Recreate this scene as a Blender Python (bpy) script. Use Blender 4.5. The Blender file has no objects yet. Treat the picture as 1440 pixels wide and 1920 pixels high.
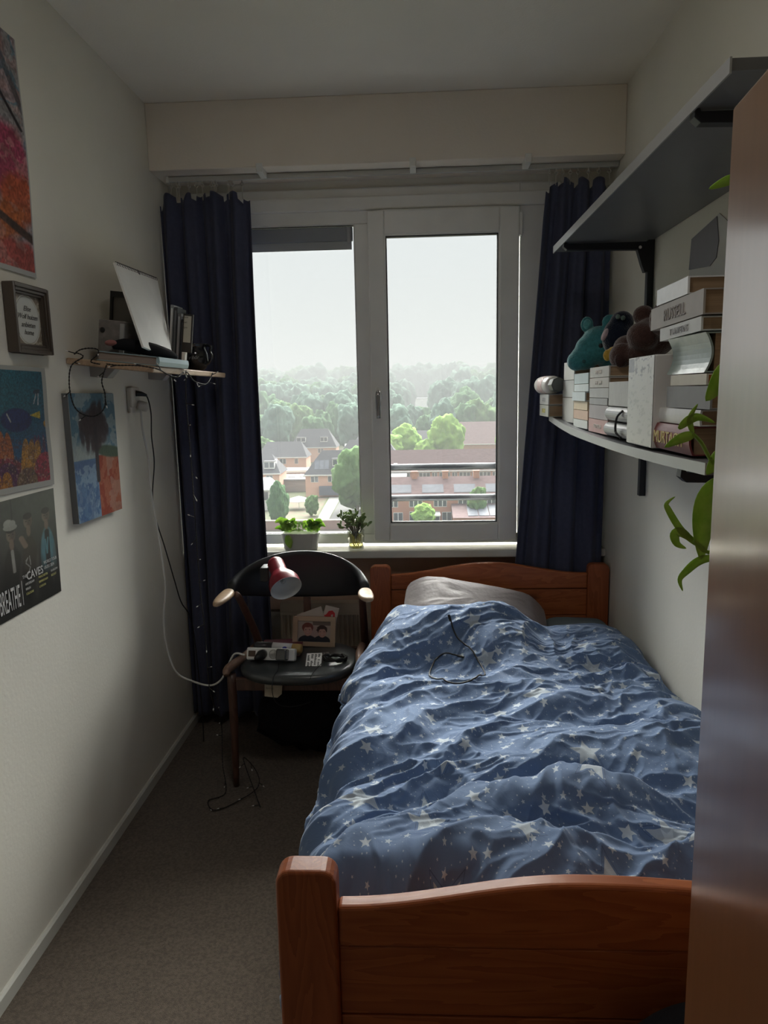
import bpy, bmesh, math, random
import numpy as np
from mathutils import Vector, Matrix, noise
random.seed(7)
PI = math.pi
sc = bpy.context.scene
COL = sc.collection

# ------------------------------------------------------------------ camera
def make_camera():
    y, p, r = math.radians(2.873), math.radians(9.386), math.radians(1.185)
    fw = Vector((-math.sin(y)*math.cos(p), math.cos(y)*math.cos(p), -math.sin(p)))
    rt = Vector((math.cos(y), math.sin(y), 0)); up = rt.cross(fw)
    rt2 = rt*math.cos(r) - up*math.sin(r); up2 = up*math.cos(r) + rt*math.sin(r)
    cd = bpy.data.cameras.new('camera'); co = bpy.data.objects.new('camera', cd); COL.objects.link(co)
    cd.sensor_fit = 'VERTICAL'; cd.sensor_height = 24; cd.lens = 1361.4/1920*24
    cd.clip_start = .02; cd.clip_end = 6000
    m = Matrix((rt2, up2, -fw)).transposed().to_4x4(); m.translation = (1.031, 0, 1.461)
    co.matrix_world = m
    sc.camera = co
make_camera()

# ------------------------------------------------------------------ world, exposure
def make_world():
    w = bpy.data.worlds.new('overcast_sky'); sc.world = w; w.use_nodes = True
    nt = w.node_tree; nt.nodes.clear()
    out = nt.nodes.new('ShaderNodeOutputWorld'); bg = nt.nodes.new('ShaderNodeBackground')
    tc = nt.nodes.new('ShaderNodeTexCoord'); sep = nt.nodes.new('ShaderNodeSeparateXYZ')
    rp = nt.nodes.new('ShaderNodeValToRGB'); e = rp.color_ramp.elements
    SKY = [(0.0, (.30, .31, .29)), (.499, (.30, .31, .29)), (.50, (.54, .56, .56)), (.60, (.56, .59, .61)), (.72, (1.3, 1.33, 1.38)), (1.0, (1.8, 1.85, 1.92))]
    GLOW = 34.0          # brightness added high in the sky ahead, above the view, to light the room
    e[0].position = 0; e[0].color = (*SKY[0][1], 1); e[1].position = 1; e[1].color = (*SKY[-1][1], 1)
    for pos, c in SKY[1:-1]:
        q = e.new(pos); q.color = (*c, 1)
    ma = nt.nodes.new('ShaderNodeMath'); ma.operation = 'MULTIPLY_ADD'; ma.inputs[1].default_value = .5; ma.inputs[2].default_value = .5
    L = nt.links.new
    L(tc.outputs['Generated'], sep.inputs[0]); L(sep.outputs['Z'], ma.inputs[0]); L(ma.outputs[0], rp.inputs[0])
    mr = nt.nodes.new('ShaderNodeMapRange'); mr.interpolation_type = 'SMOOTHSTEP'; mr.inputs[1].default_value = .24; mr.inputs[2].default_value = .50; mr.inputs[4].default_value = GLOW
    L(sep.outputs['Z'], mr.inputs[0])
    cy = nt.nodes.new('ShaderNodeMath'); cy.operation = 'MAXIMUM'; cy.inputs[1].default_value = 0; L(sep.outputs['Y'], cy.inputs[0])
    gm = nt.nodes.new('ShaderNodeMath'); gm.operation = 'MULTIPLY'; L(mr.outputs[0], gm.inputs[0]); L(cy.outputs[0], gm.inputs[1])
    gc = nt.nodes.new('ShaderNodeVectorMath'); gc.operation = 'SCALE'; gc.inputs[0].default_value = (1.0, .985, .94); L(gm.outputs[0], gc.inputs['Scale'])
    ad = nt.nodes.new('ShaderNodeVectorMath'); ad.operation = 'ADD'; L(rp.outputs[0], ad.inputs[0]); L(gc.outputs[0], ad.inputs[1])
    L(ad.outputs[0], bg.inputs[0]); bg.inputs[1].default_value = 1.0; L(bg.outputs[0], out.inputs[0])
    w.cycles.sampling_method = 'MANUAL'; w.cycles.sample_map_resolution = 256
make_world()
def portal(name, x0, x1, z0, z1, y):
    ld = bpy.data.lights.new(name, 'AREA'); ld.shape = 'RECTANGLE'; ld.size = x1-x0; ld.size_y = z1-z0
    ld.cycles.is_portal = True
    o = bpy.data.objects.new(name, ld); COL.objects.link(o)
    o.location = ((x0+x1)/2, y, (z0+z1)/2); o.rotation_euler = (-PI/2, 0, 0)
portal('window_daylight', .1, 1.6, .8, 2.28, 3.24)
def fill_light(loc, size, power, col):
    ld = bpy.data.lights.new('fill_light', 'AREA'); ld.shape = 'DISK'; ld.size = size; ld.energy = power; ld.color = col
    o = bpy.data.objects.new('fill_light', ld); COL.objects.link(o); o.location = loc
fill_light((.90, 1.20, 2.555), .30, 2.6, (1.0, .95, .88))      # added fill light without a fixture, out of view, lifts the upper walls
vs = sc.view_settings
sc.display_settings.display_device = 'sRGB'
vs.view_transform = 'Standard'; vs.look = 'None'; vs.gamma = 1; vs.use_curve_mapping = False
vs.exposure = 0.55
try:
    sc.cycles.max_bounces = 10; sc.cycles.diffuse_bounces = 7; sc.cycles.transparent_max_bounces = 16
    sc.cycles.use_denoising = True; sc.cycles.sample_clamp_indirect = 4
except Exception: pass

# ------------------------------------------------------------------ helpers
def tag(o, label=None, cat=None, group=None, kind=None):
    if label: o['label'] = label
    if cat: o['category'] = cat
    if group: o['group'] = group
    if kind: o['kind'] = kind
    return o
def empty(name, loc, label=None, cat=None, group=None):
    o = bpy.data.objects.new(name, None); o.empty_display_size = .05; COL.objects.link(o); o.location = loc
    return tag(o, label, cat, group)
def wloc(o):
    v = Vector((0, 0, 0))
    while o is not None: v += o.location; o = o.parent
    return v
class MB:
    def __init__(s): s.v = []; s.f = []; s.m = []
    def add(s, vs, fs, mi=0):
        n = len(s.v); s.v += [tuple(v) for v in vs]; s.f += [tuple(i+n for i in f) for f in fs]; s.m += [mi]*len(fs); return s
    def box(s, x0, y0, z0, x1, y1, z1, mi=0):
        return s.add([(x0,y0,z0),(x1,y0,z0),(x1,y1,z0),(x0,y1,z0),(x0,y0,z1),(x1,y0,z1),(x1,y1,z1),(x0,y1,z1)],
              [(0,3,2,1),(4,5,6,7),(0,1,5,4),(1,2,6,5),(2,3,7,6),(3,0,4,7)], mi)
    def hexa(s, P, mi=0):
        return s.add(P, [(0,3,2,1),(4,5,6,7),(0,1,5,4),(1,2,6,5),(2,3,7,6),(3,0,4,7)], mi)
    def prism(s, poly, axis, a, b, mi=0):
        n = len(poly)
        def mk(p, t): return (t,p[0],p[1]) if axis=='x' else (p[0],t,p[1]) if axis=='y' else (p[0],p[1],t)
        vs = [mk(p,a) for p in poly]+[mk(p,b) for p in poly]
        fs = [tuple(range(n))[::-1], tuple(range(n,2*n))]+[(i,(i+1)%n,(i+1)%n+n,i+n) for i in range(n)]
        return s.add(vs, fs, mi)
    def tube(s, pts, r, n=8, mi=0, cap=True, sub=0):
        pts = [Vector(p) for p in pts]
        if sub:
            q = []
            m = len(pts)
            for i in range(m-1):
                p0 = pts[max(i-1,0)]; p1 = pts[i]; p2 = pts[i+1]; p3 = pts[min(i+2,m-1)]
                for k in range(sub):
                    t = k/sub
                    q.append(.5*((2*p1)+(-p0+p2)*t+(2*p0-5*p1+4*p2-p3)*t*t+(-p0+3*p1-3*p2+p3)*t**3))
            q.append(pts[-1]); 
            if isinstance(r, (list,tuple)):
                r = [r[min(int(i/sub), len(r)-1)]*(1-(i/sub)%1)+r[min(int(i/sub)+1, len(r)-1)]*((i/sub)%1) for i in range(len(q))]
            pts = q
        m = len(pts); rs = r if isinstance(r,(list,tuple)) else [r]*m
        vs = []; pu = None
        for i,p in enumerate(pts):
            t = (pts[min(i+1,m-1)]-pts[max(i-1,0)]); t = t.normalized() if t.length>1e-9 else Vector((0,0,1))
            u = (pu - t*pu.dot(t)) if pu is not None else t.orthogonal()
            u = u.normalized() if u.length>1e-6 else t.orthogonal().normalized()
            pu = u; w = t.cross(u)
            for k in range(n):
                a = 2*PI*k/n; vs.append(p+(u*math.cos(a)+w*math.sin(a))*rs[i])
        fs = [(i*n+k, i*n+(k+1)%n, (i+1)*n+(k+1)%n, (i+1)*n+k) for i in range(m-1) for k in range(n)]
        if cap: fs += [tuple(range(n))[::-1], tuple(range((m-1)*n, m*n))]
        return s.add(vs, fs, mi)
    def lathe(s, prof, c, n=24, axis=(0,0,1), mi=0, sx=1, sy=1):
        ax = Vector(axis).normalized(); u = ax.orthogonal().normalized()
        if abs(ax.z) > .99: u = Vector((1,0,0))
        w = ax.cross(u); c = Vector(c); vs = []
        for (r,h) in prof:
            for k in range(n):
                a = 2*PI*k/n; vs.append(c+ax*h+u*(r*sx*math.cos(a))+w*(r*sy*math.sin(a)))
        m = len(prof)
        fs = [(i*n+k, i*n+(k+1)%n, (i+1)*n+(k+1)%n, (i+1)*n+k) for i in range(m-1) for k in range(n)]
        fs += [tuple(range(n))[::-1], tuple(range((m-1)*n, m*n))]
        return s.add(vs, fs, mi)
    def ball(s, c, rad, n=16, rot=None, mi=0, amp=0, fr=8):
        vs = []; R = rot or Matrix.Identity(3); m = n//2+2
        for i in range(m+1):
            th = PI*i/m
            for k in range(n):
                a = 2*PI*k/n; d = Vector((math.sin(th)*math.cos(a), math.sin(th)*math.sin(a), math.cos(th)))
                kk = 1+amp*noise.noise(d*fr/4+Vector(c)*7) if amp else 1
                vs.append(Vector(c)+R@Vector((d.x*rad[0]*kk, d.y*rad[1]*kk, d.z*rad[2]*kk)))
        fs = [(i*n+k, (i+1)*n+k, (i+1)*n+(k+1)%n, i*n+(k+1)%n) for i in range(m) for k in range(n)]
        return s.add(vs, fs, mi)
    def tf(s, M):
        s.v = [tuple(M@Vector(v)) for v in s.v]; return s
    def rot(s, ang, c, ax='Z'):
        T = Matrix.Translation(c); return s.tf(T@Matrix.Rotation(ang,4,ax)@T.inverted())
    def build(s, name, mat, parent=None, smooth=False, bevel=0, seg=2, sub=0, solid=0, remesh=0):
        me = bpy.data.meshes.new(name)
        if parent is not None: o0 = wloc(parent)
        else:
            a = np.array(s.v); o0 = Vector(((a[:,0].min()+a[:,0].max())/2, (a[:,1].min()+a[:,1].max())/2, a[:,2].min()))
        me.from_pydata([tuple(Vector(v)-o0) for v in s.v], [], s.f)
        bm = bmesh.new(); bm.from_mesh(me); bmesh.ops.remove_doubles(bm, verts=bm.verts, dist=1e-6)
        if remesh == 0: bmesh.ops.recalc_face_normals(bm, faces=bm.faces)
        bm.to_mesh(me); bm.free()
        for m in (mat if isinstance(mat,(list,tuple)) else [mat]): me.materials.append(m)
        if smooth:
            for p in me.polygons: p.use_smooth = True
        o = bpy.data.objects.new(name, me); COL.objects.link(o)
        if parent is not None: o.parent = parent
        else: o.location = o0
        if remesh:
            md = o.modifiers.new('r','REMESH'); md.mode='VOXEL'; md.voxel_size=remesh; md.use_smooth_shade=True
            md = o.modifiers.new('s','SMOOTH'); md.factor=.8; md.iterations=6
        if solid: md = o.modifiers.new('so','SOLIDIFY'); md.thickness=solid; md.offset=0
        if bevel: md = o.modifiers.new('b','BEVEL'); md.width=bevel; md.segments=seg; md.limit_method='ANGLE'; md.angle_limit=.6
        if sub: md = o.modifiers.new('su','SUBSURF'); md.levels=sub; md.render_levels=sub
        return o
def box(name, mat, parent, *a, **k):
    return MB().box(*a).build(name, mat, parent, **k)

# ------------------------------------------------------------------ materials
MATS = {}
def mat(name, col, rough=.6, spec=.5, metal=0, var=0, vscale=(8,8,8), bump=0, bscale=200, bdist=.002, trans=0, sheen=0, col2=None, emis=None, coat=0, sss=0, alpha=None, ior=1.5, detail=4):
    if name in MATS: return MATS[name]
    m = bpy.data.materials.new(name); m.use_nodes = True; nt = m.node_tree; b = nt.nodes['Principled BSDF']; L = nt.links.new
    b.inputs['Base Color'].default_value = (*col,1); b.inputs['Roughness'].default_value = rough
    b.inputs['Specular IOR Level'].default_value = spec; b.inputs['Metallic'].default_value = metal
    b.inputs['IOR'].default_value = ior
    if trans: b.inputs['Transmission Weight'].default_value = trans
    if sheen: b.inputs['Sheen Weight'].default_value = sheen; b.inputs['Sheen Roughness'].default_value = .4
    if coat: b.inputs['Coat Weight'].default_value = coat; b.inputs['Coat Roughness'].default_value = .15
    tc = nt.nodes.new('ShaderNodeTexCoord')
    nz = nt.nodes.new('ShaderNodeTexNoise'); mp = nt.nodes.new('ShaderNodeMapping'); mp.inputs['Scale'].default_value = vscale
    L(tc.outputs['Object'], mp.inputs[0]); L(mp.outputs[0], nz.inputs[0]); nz.inputs['Detail'].default_value = detail; nz.inputs['Scale'].default_value = 1
    c2 = col2 or tuple(c*(1-(var or .06)) for c in col)
    rp = nt.nodes.new('ShaderNodeMix'); rp.data_type = 'RGBA'
    mr = nt.nodes.new('ShaderNodeMapRange'); mr.inputs[1].default_value=.35; mr.inputs[2].default_value=.65
    L(nz.outputs[0], mr.inputs[0]); L(mr.outputs[0], rp.inputs['Factor']); rp.inputs['A'].default_value=(*col,1); rp.inputs['B'].default_value=(*c2,1)
    L(rp.outputs['Result'], b.inputs['Base Color'])
    if bump:
        n2 = nt.nodes.new('ShaderNodeTexNoise'); n2.inputs['Scale'].default_value = bscale; n2.inputs['Detail'].default_value = 3
        L(tc.outputs['Object'], n2.inputs[0]); bp = nt.nodes.new('ShaderNodeBump'); bp.inputs['Strength'].default_value = bump; bp.inputs['Distance'].default_value = bdist
        L(n2.outputs[0], bp.inputs['Height']); L(bp.outputs[0], b.inputs['Normal'])
    MATS[name] = m; return m
def attr_mat(name, rough=.6, spec=.4):
    if name in MATS: return MATS[name]
    m = bpy.data.materials.new(name); m.use_nodes = True; nt = m.node_tree; b = nt.nodes['Principled BSDF']
    a = nt.nodes.new('ShaderNodeAttribute'); a.attribute_name = 'print'; nt.links.new(a.outputs['Color'], b.inputs['Base Color'])
    b.inputs['Roughness'].default_value = rough; b.inputs['Specular IOR Level'].default_value = spec
    MATS[name] = m; return m
def wood(name, c1, c2, axis='X', rough=.4, knots=True, scale=1.0, coat=.2):
    if name in MATS: return MATS[name]
    m = bpy.data.materials.new(name); m.use_nodes = True; nt = m.node_tree; b = nt.nodes['Principled BSDF']; L = nt.links.new; N = nt.nodes.new
    tc = N('ShaderNodeTexCoord'); mp = N('ShaderNodeMapping')
    s = {'X':(1.6,14,14),'Y':(14,1.6,14),'Z':(14,14,1.6)}[axis]; mp.inputs['Scale'].default_value = tuple(v*scale for v in s)
    L(tc.outputs['Object'], mp.inputs[0])
    n1 = N('ShaderNodeTexNoise'); n1.inputs['Scale'].default_value=1.2; n1.inputs['Detail'].default_value=5; n1.inputs['Distortion'].default_value=.6
    L(mp.outputs[0], n1.inputs[0])
    w = N('ShaderNodeMath'); w.operation='MULTIPLY'; w.inputs[1].default_value=9; L(n1.outputs[0], w.inputs[0])
    fr = N('ShaderNodeMath'); fr.operation='FRACT'; L(w.outputs[0], fr.inputs[0])
    mx = N('ShaderNodeMix'); mx.data_type='RGBA'; mx.inputs['A'].default_value=(*c1,1); mx.inputs['B'].default_value=(*c2,1)
    L(fr.outputs[0], mx.inputs['Factor']); last = mx.outputs['Result']
    if knots:
        mp2 = N('ShaderNodeMapping'); k = {'X':(2.2,6,5),'Y':(6,2.2,5),'Z':(6,6,2.2)}[axis]; mp2.inputs['Scale'].default_value=k; mp2.inputs['Location'].default_value=(.37,.2,.71)
        L(tc.outputs['Object'], mp2.inputs[0]); vo = N('ShaderNodeTexVoronoi'); vo.inputs['Scale'].default_value=1.5; L(mp2.outputs[0], vo.inputs[0])
        mr = N('ShaderNodeMapRange'); mr.inputs[1].default_value=.05; mr.inputs[2].default_value=.16; mr.inputs[3].default_value=.85; mr.inputs[4].default_value=0
        L(vo.outputs['Distance'], mr.inputs[0]); m3 = N('ShaderNodeMix'); m3.data_type='RGBA'; L(last, m3.inputs['A']); m3.inputs['B'].default_value=(c2[0]*.25,c2[1]*.2,c2[2]*.2,1)
        L(mr.outputs[0], m3.inputs['Factor']); last = m3.outputs['Result']
    L(last, b.inputs['Base Color']); b.inputs['Roughness'].default_value=rough; b.inputs['Coat Weight'].default_value=coat; b.inputs['Coat Roughness'].default_value=.25
    bp = N('ShaderNodeBump'); bp.inputs['Strength'].default_value=.08; bp.inputs['Distance'].default_value=.002; L(fr.outputs[0], bp.inputs['Height']); L(bp.outputs[0], b.inputs['Normal'])
    MATS[name]=m; return m
M_wall = mat('wall_paint', (.76,.74,.665), .8, .2, var=.05, vscale=(3,3,3), bump=.25, bscale=90, bdist=.002)
M_wall2 = mat('beam_paint', (.84,.77,.68), .85, .2, var=.05, vscale=(3,3,3), bump=.3, bscale=120, bdist=.002)
M_ceil = mat('ceiling_paint', (.88,.85,.78), .9, .15, var=.05, vscale=(2,2,2), bump=.3, bscale=150, bdist=.002)
M_carpet = mat('carpet', (.215,.175,.14), .95, .1, col2=(.14,.112,.09), vscale=(130,130,130), bump=1, bscale=500, bdist=.006, sheen=.1)
M_trim = mat('trim_paint', (.60,.60,.55), .5, .4)
M_upvc = mat('window_plastic', (.80,.80,.77), .35, .5)
M_gasket = mat('gasket', (.02,.02,.022), .6)
M_white = mat('white_plastic', (.75,.75,.72), .4)
M_navy = mat('navy_curtain', (.062,.068,.112), .9, .15, col2=(.070,.077,.126), vscale=(60,60,60), bump=.3, bscale=900, bdist=.001, sheen=.15)
M_black = mat('black_plastic', (.012,.012,.013), .4)
M_blackc = mat('black_cloth', (.012,.012,.015), .9, .2, bump=.3, bscale=300)
M_vinyl = mat('black_vinyl', (.015,.018,.022), .42, .5, bump=.25, bscale=350, bdist=.001)
M_pine = wood('pine_orange', (.46,.135,.042), (.34,.088,.026), 'X')
M_pinez = wood('pine_orange_post', (.42,.115,.036), (.31,.078,.023), 'Z')
M_piney = wood('pine_orange_rail', (.62,.24,.07), (.48,.16,.04), 'Y')
M_dkwood = wood('dark_teak', (.10,.045,.03), (.06,.026,.018), 'Z', knots=False)
M_ltwood = wood('pale_arm_wood', (.44,.31,.20), (.34,.23,.14), 'X', knots=False, rough=.5)
M_shelfw = wood('birch_board', (.52,.37,.25), (.42,.29,.19), 'Y', knots=False, rough=.5)
M_wardrobe = mat('wardrobe_veneer', (.36,.165,.075), .30, .9, col2=(.33,.15,.068), vscale=(90,90,5), coat=1)
M_wardrobe.node_tree.nodes['Principled BSDF'].inputs['Coat IOR'].default_value=1.8
M_grey = mat('grey_laminate', (.16,.165,.175), .35, .5)
M_greyedge = mat('metal_edge', (.42,.43,.43), .3, .6, metal=.3)
M_bracket = mat('black_metal', (.012,.014,.02), .45)
M_paper = mat('book_pages', (.40,.28,.18), .9, .1, vscale=(5,5,400), var=.25)
M_whitep = mat('white_paper', (.84,.84,.83), .6, .3)
M_glass = None
def glass_pane():
    m = bpy.data.materials.new('window_glass'); m.use_nodes=True; nt=m.node_tree; nt.nodes.clear()
    o=nt.nodes.new('ShaderNodeOutputMaterial'); t=nt.nodes.new('ShaderNodeBsdfTransparent'); g=nt.nodes.new('ShaderNodeBsdfGlossy'); g.inputs['Roughness'].default_value=.02
    f=nt.nodes.new('ShaderNodeFresnel'); f.inputs[0].default_value=1.35; mx=nt.nodes.new('ShaderNodeMixShader'); t.inputs[0].default_value=(.96,.97,.96,1)
    L=nt.links.new; L(f.outputs[0],mx.inputs[0]); L(t.outputs[0],mx.inputs[1]); L(g.outputs[0],mx.inputs[2]); L(mx.outputs[0],o.inputs[0]); return m
M_glass = glass_pane()
M_leaf = mat('leaf_green', (.17,.34,.035), .45, .5, col2=(.28,.45,.08), vscale=(40,40,40))
M_leafd = mat('leaf_dark', (.07,.20,.025), .45, .5, col2=(.14,.30,.05), vscale=(40,40,40))
for _m in (M_leaf, M_leafd):
    _b = _m.node_tree.nodes['Principled BSDF']; _b.inputs['Subsurface Weight'].default_value=.25; _b.inputs['Subsurface Radius'].default_value=(.02,.03,.01); _b.inputs['Subsurface Scale'].default_value=.3

def text(name, s, origin, right, up, size, m, parent, sx=1.0, align='LEFT', depth=.0006, shear=0, bold=0):
    cu = bpy.data.curves.new(name, 'FONT'); cu.body = s; cu.size = size; cu.align_x = align; cu.extrude = depth/size if False else depth; cu.shear = shear; cu.offset = bold; cu.resolution_u = 3
    t = bpy.data.objects.new('t', cu); COL.objects.link(t)
    dg = bpy.context.evaluated_depsgraph_get(); dg.update()
    me = bpy.data.meshes.new_from_object(t.evaluated_get(dg)); bpy.data.objects.remove(t)
    me.name = name
    R = Vector(right).normalized(); U = Vector(up).normalized(); Nn = R.cross(U)
    M = Matrix((R*sx, U, Nn)).transposed().to_4x4(); M.translation = Vector(origin)-(wloc(parent) if parent else Vector((0,0,0)))
    me.transform(M); me.materials.clear(); me.materials.append(m)
    o = bpy.data.objects.new(name, me); COL.objects.link(o)
    if parent: o.parent = parent
    return o

# numpy noise -------------------------------------------------------
def vnoise(x, y, seed=0):
    rs = np.random.RandomState(int(abs(seed))); T = rs.rand(64,64)
    xi = np.floor(x).astype(int); yi = np.floor(y).astype(int); fx = x-xi; fy = y-yi
    fx = fx*fx*(3-2*fx); fy = fy*fy*(3-2*fy)
    a=T[xi%64,yi%64]; b=T[(xi+1)%64,yi%64]; c=T[xi%64,(yi+1)%64]; d=T[(xi+1)%64,(yi+1)%64]
    return (a*(1-fx)+b*fx)*(1-fy)+(c*(1-fx)+d*fx)*fy
def gnoise(x, y, seed=0):
    rs = np.random.RandomState(seed); A = rs.rand(64,64)*2*PI
    xi = np.floor(x).astype(int); yi = np.floor(y).astype(int); fx = x-xi; fy = y-yi
    def g(i,j):
        a = A[(xi+i)%64,(yi+j)%64]; return np.cos(a)*(fx-i)+np.sin(a)*(fy-j)
    u = fx**3*(fx*(fx*6-15)+10); v = fy**3*(fy*(fy*6-15)+10)
    return ((g(0,0)*(1-u)+g(1,0)*u)*(1-v)+(g(0,1)*(1-u)+g(1,1)*u)*v)*1.5
def fbm(x, y, seed=0, o=4):
    r=0; a=1; t=0
    for k in range(o): r=r+a*vnoise(x*2**k,y*2**k,seed+k); t+=a; a*=.55
    return r/t
def panel(name, P, nx, ny, func, m, parent=None, thick=.002, curl=None, dark=1.0):
    """P: corners lower-left, lower-right, upper-right, upper-left; func(u,v)->(...,3)"""
    P=[np.array(p,float) for p in P]; u,v=np.meshgrid(np.linspace(0,1,nx),np.linspace(0,1,ny))
    X=(P[0][None,None]*((1-u)*(1-v))[...,None]+P[1]*(u*(1-v))[...,None]+P[2]*(u*v)[...,None]+P[3]*((1-u)*v)[...,None])
    n=np.cross(P[1]-P[0],P[3]-P[0]); n/=np.linalg.norm(n)
    if curl is not None: X=X+n*curl(u,v)[...,None]
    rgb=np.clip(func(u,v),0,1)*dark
    me=bpy.data.meshes.new(name); o0=np.array(wloc(parent)) if parent else np.array([X[...,0].mean(),X[...,1].mean(),X[...,2].min()])
    F=X.reshape(-1,3); B=F-n*thick; V=np.vstack([F,B])-o0; N=nx*ny
    idx=np.arange(N).reshape(ny,nx); q=np.stack([idx[:-1,:-1],idx[:-1,1:],idx[1:,1:],idx[1:,:-1]],-1).reshape(-1,4)
    qb=(q+N)[:,::-1]
    rim=list(idx[0,:])+list(idx[1:,-1])+list(idx[-1,-2::-1])+list(idx[-2:0:-1,0]); rm=[(rim[i],rim[i]+N,rim[(i+1)%len(rim)]+N,rim[(i+1)%len(rim)]) for i in range(len(rim))]
    faces=np.vstack([q,qb,np.array(rm)])
    me.from_pydata([tuple(a) for a in V.tolist()],[],[tuple(a) for a in faces.tolist()])
    ca=me.color_attributes.new('print','FLOAT_COLOR','POINT')
    c=np.ones((2*N,4),np.float32); c[:N,:3]=rgb.reshape(-1,3); c[N:,:3]=.6
    ca.data.foreach_set('color',c.ravel()); me.materials.append(m)
    for p in me.polygons: p.use_smooth=False
    o=bpy.data.objects.new(name,me); COL.objects.link(o)
    if parent: o.parent=parent
    else: o.location=o0
    return o
def lay(img, mask, c):
    mask=np.clip(mask,0,1)[...,None]; return img*(1-mask)+np.array(c)*mask
def ell(u,v,cx,cy,rx,ry,ang=0,soft=.12):
    a=math.radians(ang); dx=(u-cx); dy=(v-cy); x=(dx*math.cos(a)+dy*math.sin(a))/rx; y=(-dx*math.sin(a)+dy*math.cos(a))/ry
    return np.clip((1-np.sqrt(x*x+y*y))/soft+.5,0,1)
def seg(u,v,ax,ay,bx,by,w,asp=1,soft=.4):
    dx,dy=(bx-ax)*asp,by-ay; px,py=(u-ax)*asp,v-ay; t=np.clip((px*dx+py*dy)/(dx*dx+dy*dy+1e-9),0,1)
    d=np.hypot(px-t*dx,py-t*dy); return np.clip((1-d/w)/soft+.5,0,1)
def rect(u,v,a,b,c,d): return ((u>a)&(u<c)&(v>b)&(v<d)).astype(float)
M_print = attr_mat('printed_paper', .55, .3)
M_canvas = attr_mat('painted_canvas', .75, .2)

# ------------------------------------------------------------------ room
W=1.817; H=2.566; YW=3.16; YB=-1.15
def S(o): o['kind']='structure'; return o
S(box('floor', M_carpet, None, -.15,YB-.15,-.12, W+.15,YW+.1,0))
S(box('ceiling', M_ceil, None, -.15,YB-.15,H, W+.15,YW+.25,H+.15))
S(box('wall_left', M_wall, None, -.15,YB-.15,0, 0,YW+.12,H))
S(box('wall_right', M_wall, None, W,YB-.15,0, W+.15,YW+.12,H))
S(box('wall_back', M_wall, None, 0,YB-.15,0, W,YB,H))
wb=MB(); wb.box(0,YW,0,W,YW+.12,.775).box(0,YW,.775,.08,YW+.12,2.29).box(1.62,YW,.775,W,YW+.12,2.29).box(0,YW,2.29,W,YW+.12,H)
S(wb.build('wall_window', M_wall))
S(box('trim_1', M_wall2, None, 0,2.94,2.322,W,YW,H, bevel=.004))
bb=MB().prism([(0,0),(.011,0),(.011,.036),(.006,.042),(0,.042)],'y',YB,YW)
S(bb.build('baseboard_left', M_trim))
S(box('baseboard_right', M_trim, None, W-.012,YB,0,W,YW,.07, bevel=.004))
# window
def window():
    w = empty('window_1', (.85,3.2,.80)); w['kind']='structure'
    f=MB(); y0,y1=3.15,3.22
    f.box(.08,y0,.80,.15,y1,2.29).box(1.455,y0,.80,1.62,y1,2.29).box(.15,y0,2.15,1.455,y1,2.29).box(.15,y0,.80,1.455,y1,.842).box(.773,y0,.842,.845,y1,2.15)
    f.build('window_frame', M_upvc, w, bevel=.004)
    MB().box(.08,3.135,2.20,1.62,3.155,2.255).build('window_frame', M_upvc, w, bevel=.006)
    s=MB(); a,b,c,d=.830,1.449,.816,2.192; ya,yb=3.118,3.165; ga,gb,gc,gd=.898,1.370,.889,2.098
    s.box(a,ya,c,ga,yb,d).box(gb,ya,c,b,yb,d).box(ga,ya,c,gb,yb,gc).box(ga,ya,gd,gb,yb,d)
    sash=s.build('sash', M_upvc, w, bevel=.005)
    def ring(n,m,p,xa,xb,za,zb,t,y0,y1):
        q=MB(); q.box(xa,y0,za,xa+t,y1,zb).box(xb-t,y0,za,xb,y1,zb).box(xa+t,y0,za,xb-t,y1,za+t).box(xa+t,y0,zb-t,xb-t,y1,zb); return q.build(n,m,p)
    ring('glazing_bead', M_white, sash, ga-.002,gb+.002,gc-.002,gd+.002,.007,3.124,3.15)
    ring('gasket', M_gasket, sash, ga+.005,gb-.005,gc+.005,gd-.005,.0045,3.13,3.155)
    ring('gasket', M_gasket, w, .15,.773,.842,2.15,.0045,3.16,3.185)
    ring('glazing_bead', M_white, w, .15,.773,.842,2.15,.003,3.152,3.16)
    box('pane', M_glass, w, .15,3.186,.842,.773,3.19,2.15)
    box('pane', M_glass, w, ga,3.15,gc,gb,3.154,gd)
    h=MB(); h.ball((.862,3.116,1.447),(.014,.006,.034)).build('handle_rose', M_white, sash, smooth=True)
    h=MB(); h.tube([(.862,3.112,1.462),(.862,3.085,1.462),(.862,3.074,1.452),(.862,3.072,1.41),(.863,3.074,1.352)],[.008,.008,.011,.0115,.009],n=10,sub=4).build('handle', mat('handle_metal',(.42,.42,.42),.18,.9,metal=.7), sash, smooth=True)
    # hinge covers
    box('hinge', M_upvc, sash, 1.449,3.12,2.08,1.462,3.15,2.17, bevel=.003)
    return w
window()
sill=MB().box(.0,3.058,.752,W,3.17,.785).build('trim_2', mat('sill_white',(.66,.66,.60),.25,.5), bevel=.004); S(sill)
S(MB().box(.0,3.145,.50,W,YW,.752).build('trim_added',mat('apron_bounce_tint',(.46,.31,.23),.6)))  # added panel, its colour carries the warm light bounced off the bed
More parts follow.
